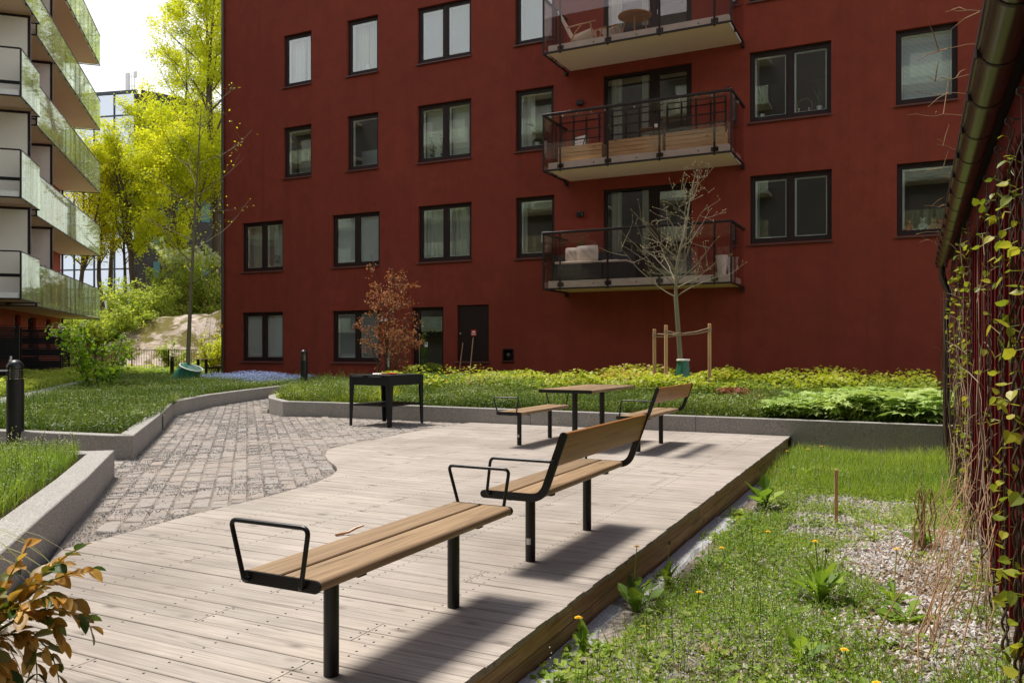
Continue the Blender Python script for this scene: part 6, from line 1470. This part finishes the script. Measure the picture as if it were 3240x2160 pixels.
def flower(t,h,dx,dy,seed,bud=False,fr=.021):
    g=random.Random(seed); b=MB(); b.tube([(0,0,0),(dx*.3,dy*.3,h*.5),(dx,dy,h)],[.0032,.0028,.0026],6); b.build('stem','weed',t,smooth=True); b=MB()
    if bud: b.lathe([(0,h),(.006,h+.002),(.008,h+.012),(.004,h+.026),(0,h+.028)],8,(dx,dy)); b.build('bud','cover',t); return
    for k in range(44):
        a=k*2.4; r=fr*(.35+.65*(k/44)); z=h+.010-.008*(k/44); w=.0028
        b.add([(dx,dy,h+.002),(dx+r*math.cos(a)-w*math.sin(a),dy+r*math.sin(a)+w*math.cos(a),z),(dx+r*1.1*math.cos(a),dy+r*1.1*math.sin(a),z-.001),(dx+r*math.cos(a)+w*math.sin(a),dy+r*math.sin(a)-w*math.cos(a),z)],[(0,1,2,3)])
    b.build('flower','petal',t)
GD='dandelions in the gravelly lawn'
DD=[('tall dandelion in bloom just off the deck edge, highest of the near ones',-1.52,4.70,.30,8,.17,.9,0),('dandelion in bloom beside a broad leaf at the lower end of the granite edging',-1.43,3.65,.17,5,.16,1.3,0),
 ('dandelion in bloom in the open weeds near the bottom centre of the lawn',-1.09,4.47,.13,5,.08,.5,0),('small dandelion in bloom halfway along the lawn near the deck',-1.19,5.72,.11,6,.10,.6,0),('small dandelion in bloom at the near edge of the gravel patch',-1.05,6.50,.09,5,.10,.5,0),
 ('dandelion in bloom rising from the big rosette in the middle of the lawn',-.52,5.15,.36,15,.27,1.1,0),('thin dandelion in bloom right of the big rosette',-.13,5.35,.32,7,.16,.6,0),
 ('low dandelion in bloom in the litter near the bottom edge',-.27,3.98,.12,5,.1,.6,0),('lowest dandelion near the bottom edge, half closed',-.17,3.72,.09,6,.12,.6,0),
 ('left one of the far dandelions by the planter wall, beside the deck corner',-1.36,10.1,.30,7,.2,.6,0),('middle one of the far dandelions by the planter wall',-1.18,10.2,.32,7,.2,.6,0),('right one of the far dandelions by the planter wall',-1.0,10.3,.35,5,.2,.6,0),
 ('dandelion bud plant at the granite edging beside the middle bench',-1.42,5.05,.27,9,.18,1.2,1)]
for k,(lab,x,y,h,nl_,ll,up,bud) in enumerate(DD):
    z=float(lawn_z(x,y)); t=thing('dandelion',lab,'dandelion',(x,y,z-.005),0,GD); rosette(t,nl_,ll,200+k,up); flower(t,h,(-.03 if k%2 else .015),.01,k,bool(bud))
    if k==5: flower(t,.30,.03,.02,77,True); flower(t,.31,.045,-.01,78,True)
for k,(lab,x,y,n,l,up) in enumerate((('tall jagged leaved weed clump at the deck edge near the gravel patch',-1.30,8.0,12,.34,1.15),('broad leaved weed at the granite edging beside the near bench',-1.40,4.35,8,.19,1.0),('leafy weed clump at the bottom of the lawn',-.5,4.02,7,.17,.9),('light green weed by the dry vine stems',.02,6.9,9,.16,.9),('spreading weed rosette right of the lawn centre',-.06,5.0,9,.20,.5))):
    t=thing('weed_clump',lab,'weed',(x,y,float(lawn_z(x,y))-.005),0,'leafy weed clumps in the lawn'); rosette(t,n,l,300+k,up,1.2)
for lab,x,y,s_ in (('large crumpled pale dead leaf lying in the lawn',-.88,3.98,.075),('small crumpled dead leaf near the bottom of the lawn',-.42,3.62,.05)):
    b=MB(); n=7
    V=[((i/n-.5)*s_*2,(j/n-.5)*s_*1.5,.02*math.sin(i*1.7)*math.cos(j*1.3)+.02+random.uniform(-.004,.004)) for i in range(n+1) for j in range(n+1) ]
    F=[(i*(n+1)+j,(i+1)*(n+1)+j,(i+1)*(n+1)+j+1,i*(n+1)+j+1) for i in range(n) for j in range(n) if abs((i-3)/3.5)**2+abs((j-3)/3.5)**2<1.15]
    b.add(V,F,0,.95); o=b.build('dead_leaf','litter2' if 'litter2' in MT else 'twig'); o.location=(x,y,float(lawn_z(x,y))); tag(o,lab,'leaf',None)
# ------------------------------------------------------------ climbers on the shed
MT['vineleaf']=leafmat('yellow_green_climber_leaf',[(0,(.13,.18,.02)),(.5,(.27,.31,.03)),(1,(.46,.42,.05))],.45,.4,1.2)
def climber(label,y,seed,z0,z1,r=.008,leaves=26,ls=.055,twist=2,loose=.0):
    rnd=random.Random(seed); t=thing('climbing_vine',label,'climbing plant',(.35,y,z0),0,'twining climbers on the shed wires'); b=MB(); H=z1-z0; LP_=[]
    for k in range(twist):
        pts=[];n=int(H*34)
        for i in range(n+1):
            q=i/n; zz=H*q; a=zz*2*PI/.20+k*PI*2/twist; rr_=.012+.002*math.sin(zz*9); x=.012*(1-q)+rr_*math.cos(a); yy=-.20*(1-zz/2.4 if zz<2.4 else 0)+rr_*math.sin(a)+loose*math.sin(zz*3+k)
            pts.append((x+loose*.5*math.sin(zz*5),yy,zz))
        b.tube(pts,[r*(1-.55*i/n)*rnd.uniform(.9,1.1) for i in range(n+1)],6)
        LP_+=pts
    g=np.random.default_rng(seed); id_=g.integers(0,len(LP_),leaves); cl=np.sort(id_); P=np.array(LP_)[cl]; P=P+np.stack([-g.uniform(0,.05,leaves),g.normal(0,.025,leaves),g.normal(0,.02,leaves)],1)
    for p,i in zip(P,cl): b.tube([LP_[i],tuple(p)],[.0022,.0015],4,1)
    b.build('stem',['vinestem','vineleaf'],t,smooth=True)
    scatter_mesh('leaves',*HEART,P,g.uniform(.2,2.9,leaves),g.uniform(-1.4,1.2,leaves),g.uniform(-1,1,leaves),g.uniform(ls*.35,ls*1.1,leaves),['vineleaf'],parent=t)
climber('twining climber nearest the viewer at the lower right corner',3.72,1,-.2,2.1,.007,40,.058)
climber('thick twining climber, second from the right edge',4.05,2,-.2,2.2,.0075,46,.058)
climber('leafy twining climber on the third wire from the right',4.62,3,-.2,2.2,.007,44,.052)
climber('thin climber further along the shed with few leaves',5.4,4,-.2,2.2,.005,26,.045)
climber('dense leafy climber halfway along the shed',7.25,5,-.25,2.2,.006,95,.055)
climber('leafy climber just beyond the dense one',8.3,6,-.25,2.2,.006,75,.055)
climber('climber near the far end of the shed',9.5,7,-.25,2.0,.005,52,.055)
climber('farthest climber beside the shed downpipe',10.9,8,-.25,1.9,.005,40,.055)
def drystems(label,c,n,seed,fn,r=(.003,.0065),name='dry_vine',mat='drystem',runner=None):
    rnd=random.Random(seed); t=thing(name,label,'dry vine',c,0,'dry leafless vine stems by the shed'); b=MB()
    for k in range(n):
        pts=fn(rnd,k); b.tube(pts,[rnd.uniform(*r)*(1-.6*i/len(pts)) for i in range(len(pts))],5)
        for j in range(2):
            i=rnd.randint(1,len(pts)-1); p=Vector(pts[i]); e=p+Vector((rnd.gauss(-.02,.06),rnd.gauss(0,.10),rnd.gauss(.03,.07))); b.tube([p,(p+e)/2+Vector((0,0,.01)),e],[.0026,.002,.001],4)
    if runner: b.tube(runner,.0022,5)
    b.build('stems',mat,t,smooth=True)
def f1(rnd,k):   # arching bundle from the ground up to the wires
    x0,y0=rnd.gauss(0,.13),rnd.gauss(0,.25); L_=rnd.uniform(.35,1.1); y1=rnd.uniform(-.1,1.3); x1=rnd.uniform(.12,.34); P=[]
    for i in range(10):
        q=i/9; P.append((x0+(x1-x0)*q**.8+rnd.gauss(0,.012),y0+y1*q+rnd.gauss(0,.03),L_*q**.75*(1-.12*q)+rnd.gauss(0,.02)))
    return P
drystems('tangle of dry tan stems arching from the lawn towards the shed, nearest',(.04,4.5,-.24),17,41,f1,(.0022,.005))
drystems('second tangle of dry tan stems further along the shed foot',(.08,5.9,-.25),12,42,f1,(.0022,.005))
def f2(rnd,k):
    y0=rnd.uniform(-.5,3.6); x0=-.03+rnd.uniform(-.03,.03); P=[];z=-.2;y=y0;x=x0;H=rnd.uniform(1.3,2.5);n=16
    for i in range(n+1):
        P.append((x,y,z)); z+=H/n; y+=rnd.gauss(.03,.045); x+=rnd.gauss(0,.014); x=min(.03,max(-.10,x))
    return P
drystems('curtain of wandering pale vine stems climbing the middle of the shed wall',(.35,5.2,0),15,43,f2,(.0022,.005),mat='twig')
drystems('curtain of thin dark vine stems over the far part of the shed wall',(.35,8.0,0),14,44,f2,(.003,.006),mat='vinestem')
def f3(rnd,k):
    x0,y0=rnd.gauss(.0,.04),rnd.gauss(0,.05); return [(x0+rnd.gauss(0,.01),y0+rnd.gauss(0,.015)+.04*i*(k%3-1)*.4,.09*i) for i in range(6)]
drystems('short upright bundle of cut dry canes in the lawn beside the shed',(.03,6.75,-.22),9,45,f3,(.006,.010))
def f4(rnd,k):
    y0=[-1.2,-.95,-.6,-.2,.1,.5,1.3,2.0,2.2,3.4,5.2,6.3][k%12]; x=.0;y=y0;z=0;P=[(x+.06,y,z-.03)]; ang=rnd.uniform(-.35,.5); n=7; L_=rnd.uniform(.12,.30)
    for i in range(n): P.append((x,y,z)); x-=L_/n*math.cos(ang); z+=L_/n*math.sin(ang)+rnd.gauss(0,.008); y-=rnd.uniform(0,.02)
    return P
drystems('thin reddish bare twigs poking out over the gutter',(.20,4.3,2.47),12,46,f4,(.0016,.0026),runner=[(.06,-1.25+.5*i,-.03+.006*(i%2)) for i in range(17)])
b=MB(); rnd=random.Random(47)
for k in range(70):
    x,y,a,l=rnd.uniform(-.40,.30),rnd.uniform(3.2,7.6),rnd.uniform(0,6.3),rnd.uniform(.10,.36); z=float(lawn_z(x,y))
    b.tube([(x+math.cos(a)*l*i/4,y+math.sin(a)*l*i/4,z+.008+.02*math.sin(i*PI/4)+rnd.uniform(0,.01)) for i in range(5)],rnd.uniform(.0014,.0032),4)
tag(b.build('stem_litter','drystem'),kind='stuff')
# ------------------------------------------------------------ withered pot plant at the lower left
MT['witherleaf']=leafmat('withered_orange_leaf',[(0,(.04,.09,.012)),(.25,(.12,.15,.02)),(.40,(.26,.16,.03)),(.7,(.48,.24,.04)),(1,(.66,.42,.11))],.3,.4,1.1)
t=thing('potted_plant','withered brown and green potted plant in a white pot at the lower left corner','potted plant',(-3.10,1.84,.016))
b=MB(); b.lathe([(0,0),(.062,0),(.080,.185),(.087,.185),(.088,.215),(.080,.215),(.078,.19),(.074,.17),(0,.17)],32); b.build('pot','terracotta',t,smooth=True,angle=35)
b=MB(); b.lathe([(0,.168),(.076,.168)],20); b.build('soil','soil',t)
vr=Vector((CC,SS,0)); vv_=Vector((-SS,CC,0)); rnd=random.Random(3); b=MB(); LV=[]
OV=([(0,0,0),(.13,.12,.035),(.21,.35,.06),(.20,.6,.05),(.10,.86,.0),(0,1,-.05),(-.10,.86,0),(-.20,.6,.05),(-.21,.35,.06),(-.13,.12,.035),(0,.3,.0),(0,.65,-.01)],[(0,1,10),(1,2,10),(2,11,10),(2,3,11),(3,4,11),(4,5,11),(5,6,11),(6,7,11),(7,8,11),(8,10,11),(8,9,10),(9,0,10)])
for (r1,z1,v1,rm,zm) in ((.34,.50,.05,.16,.40),(.36,.33,-.02,.22,.40),(.24,-.02,-.05,.27,.30),(.30,.18,.02,.25,.36),(.12,.50,.1,.04,.36),(-.05,.52,.0,-.03,.34),(.22,.42,.15,.1,.36),(.10,.38,-.12,.05,.30),(.16,.0,-.10,.14,.22),(-.12,.45,.05,-.07,.3),(.38,.42,.08,.2,.42),(.40,.22,.04,.26,.38),(.20,.30,-.06,.12,.34),(.31,-.05,.0,.30,.30),(.05,.30,-.16,.02,.28),(.14,.12,-.14,.10,.25),(.02,.10,-.16,.03,.24)):
    p0=Vector((0,0,.17)); p1=vr*r1+vv_*v1+Vector((0,0,z1)); pm=vr*rm+vv_*v1*.5+Vector((0,0,zm)); P=[]
    for i in range(13): q=i/12; P.append(p0*(1-q)**2+pm*2*q*(1-q)+p1*q*q)
    b.tube(P,[.0045*(1-.6*i/12) for i in range(13)],6)
    for i in range(3,13):
        d=(P[min(i+1,12)]-P[i-1]).normalized(); 
        for s_ in(-1,1):
            if rnd.random()<.93:
                side=d.cross(Vector((0,0,1))).normalized()*s_; dirn=(d*.7+side*rnd.uniform(.3,1)+Vector((0,0,rnd.uniform(-.5,.25)))).normalized(); up=(Vector((0,0,1))+Vector((rnd.gauss(0,.5),rnd.gauss(0,.5),0))).normalized()
                xx=dirn.cross(up).normalized(); zz=xx.cross(dirn); s=rnd.uniform(.055,.098); w=rnd.uniform(.9,1.5); M=Matrix((xx*w,dirn,zz*rnd.uniform(.8,2.2))).transposed(); LV.append((P[i],M,s))
b.build('stems','vineleaf',t,smooth=True); b=MB()
for p,M,s in LV: b.add([tuple(p+M@Vector(v)*s) for v in OV[0]],OV[1],0,min(1,max(0,rnd.gauss(.55,.3))))
b.build('foliage','witherleaf',t,smooth=True)
b=MB()
for k in range(9):
    a=rnd.uniform(-.6,1.4); l=rnd.uniform(.18,.34); V=[];d=vr*math.cos(a)+vv_*math.sin(a); s=Vector((-d.y,d.x,0))
    for i in range(6): q=i/5; c=Vector((0,0,.18))+d*l*q+Vector((0,0,.20*q-.34*q*q)); w=.006*(1-.8*q); V+=[tuple(c+s*w),tuple(c-s*w)]
    b.add(V,[(2*i,2*i+1,2*i+3,2*i+2) for i in range(5)],0,.97)
b.build('dry_blades','witherleaf',t); t.scale=(.95,.95,1.0)
t=thing('spider_plant','pale strap leaved plant arching in from the left edge above the withered pot plant','potted plant',(-4.0,2.05,.013)); b=MB(); b.lathe([(0,0),(.09,0),(.12,.22),(.13,.24),(.11,.24),(.10,.2),(0,.2)],24); b.build('pot','terracotta',t,smooth=True); b=MB()
for k in range(26):
    a=rnd.uniform(-.9,1.2) if k<16 else rnd.uniform(0,6.3); l=rnd.uniform(.40,.72); V=[];d=vr*math.cos(a)+vv_*math.sin(a); s=Vector((-d.y,d.x,0)); hh=rnd.uniform(.5,1.1)
    for i in range(9): q=i/8; c=Vector((0,0,.2))+d*l*q+Vector((0,0,hh*q-1.05*hh*q*q*.9)); w=.007*(1-.85*q); V+=[tuple(c+s*w),tuple(c-s*w)]
    b.add(V,[(2*i,2*i+1,2*i+3,2*i+2) for i in range(8)],0,.9+.1*rnd.random())
b.build('foliage','grass',t)
# ------------------------------------------------------------ camera, light, world
cam=bpy.data.cameras.new('camera'); co=bpy.data.objects.new('camera',cam); COL.objects.link(co)
co.location=(0,0,CAMZ); co.rotation_euler=(PI/2,0,TH); cam.sensor_width=36; cam.lens=36*1883/2352; cam.shift_y=18/2352; cam.clip_start=.05; cam.clip_end=900
scene.camera=co
el,azd=R(65),R(11)
sd=Vector((-math.cos(azd)*math.cos(el),math.sin(azd)*math.cos(el),math.sin(el)))
sl=bpy.data.lights.new('sun','SUN'); sl.energy=4.4; sl.angle=R(13); sl.color=(1,.945,.86); so=bpy.data.objects.new('sun',sl); COL.objects.link(so)
so.rotation_euler=sd.to_track_quat('Z','Y').to_euler(); so.location=(-20,5,30)
w=bpy.data.worlds.new('World'); scene.world=w; w.use_nodes=True; nt=w.node_tree; nt.nodes.clear()
sky=N(nt,'ShaderNodeTexSky'); sky.sky_type='NISHITA'; sky.sun_disc=False; sky.sun_elevation=el; sky.sun_rotation=math.atan2(sd.x,sd.y)%(2*PI); sky.dust_density=2
tc=N(nt,'ShaderNodeTexCoord'); mp=N(nt,'ShaderNodeMapping',inp={3:(1,1,2.2)}); L(nt,tc.outputs['Generated'],mp.inputs[0])
f=noise(nt,mp.outputs[0],1.7,7,.6,.3)
sz=N(nt,'ShaderNodeSeparateXYZ'); L(nt,tc.outputs['Generated'],sz.inputs[0])
hr=N(nt,'ShaderNodeMapRange',inp={1:.35,2:.75,3:.28,4:-.10}); L(nt,sz.outputs[2],hr.inputs[0])
ad=N(nt,'ShaderNodeMath',operation='ADD'); L(nt,f,ad.inputs[0]); L(nt,hr.outputs[0],ad.inputs[1])
cl=ramp(nt,[(.45,(0,0,0)),(.62,(1,1,1))],ad.outputs[0])
cc=N(nt,'ShaderNodeMix',data_type='RGBA'); L(nt,cl.outputs[0],cc.inputs[0]); L(nt,sky.outputs[0],cc.inputs[6]); cc.inputs[7].default_value=(9.6,9.75,10.0,1)
bg=N(nt,'ShaderNodeBackground',inp={1:.1}); L(nt,cc.outputs[2],bg.inputs[0]); o=N(nt,'ShaderNodeOutputWorld'); L(nt,bg.outputs[0],o.inputs[0])
scene.view_settings.view_transform='Standard'; scene.view_settings.look='None'; scene.view_settings.exposure=.42; scene.view_settings.gamma=1
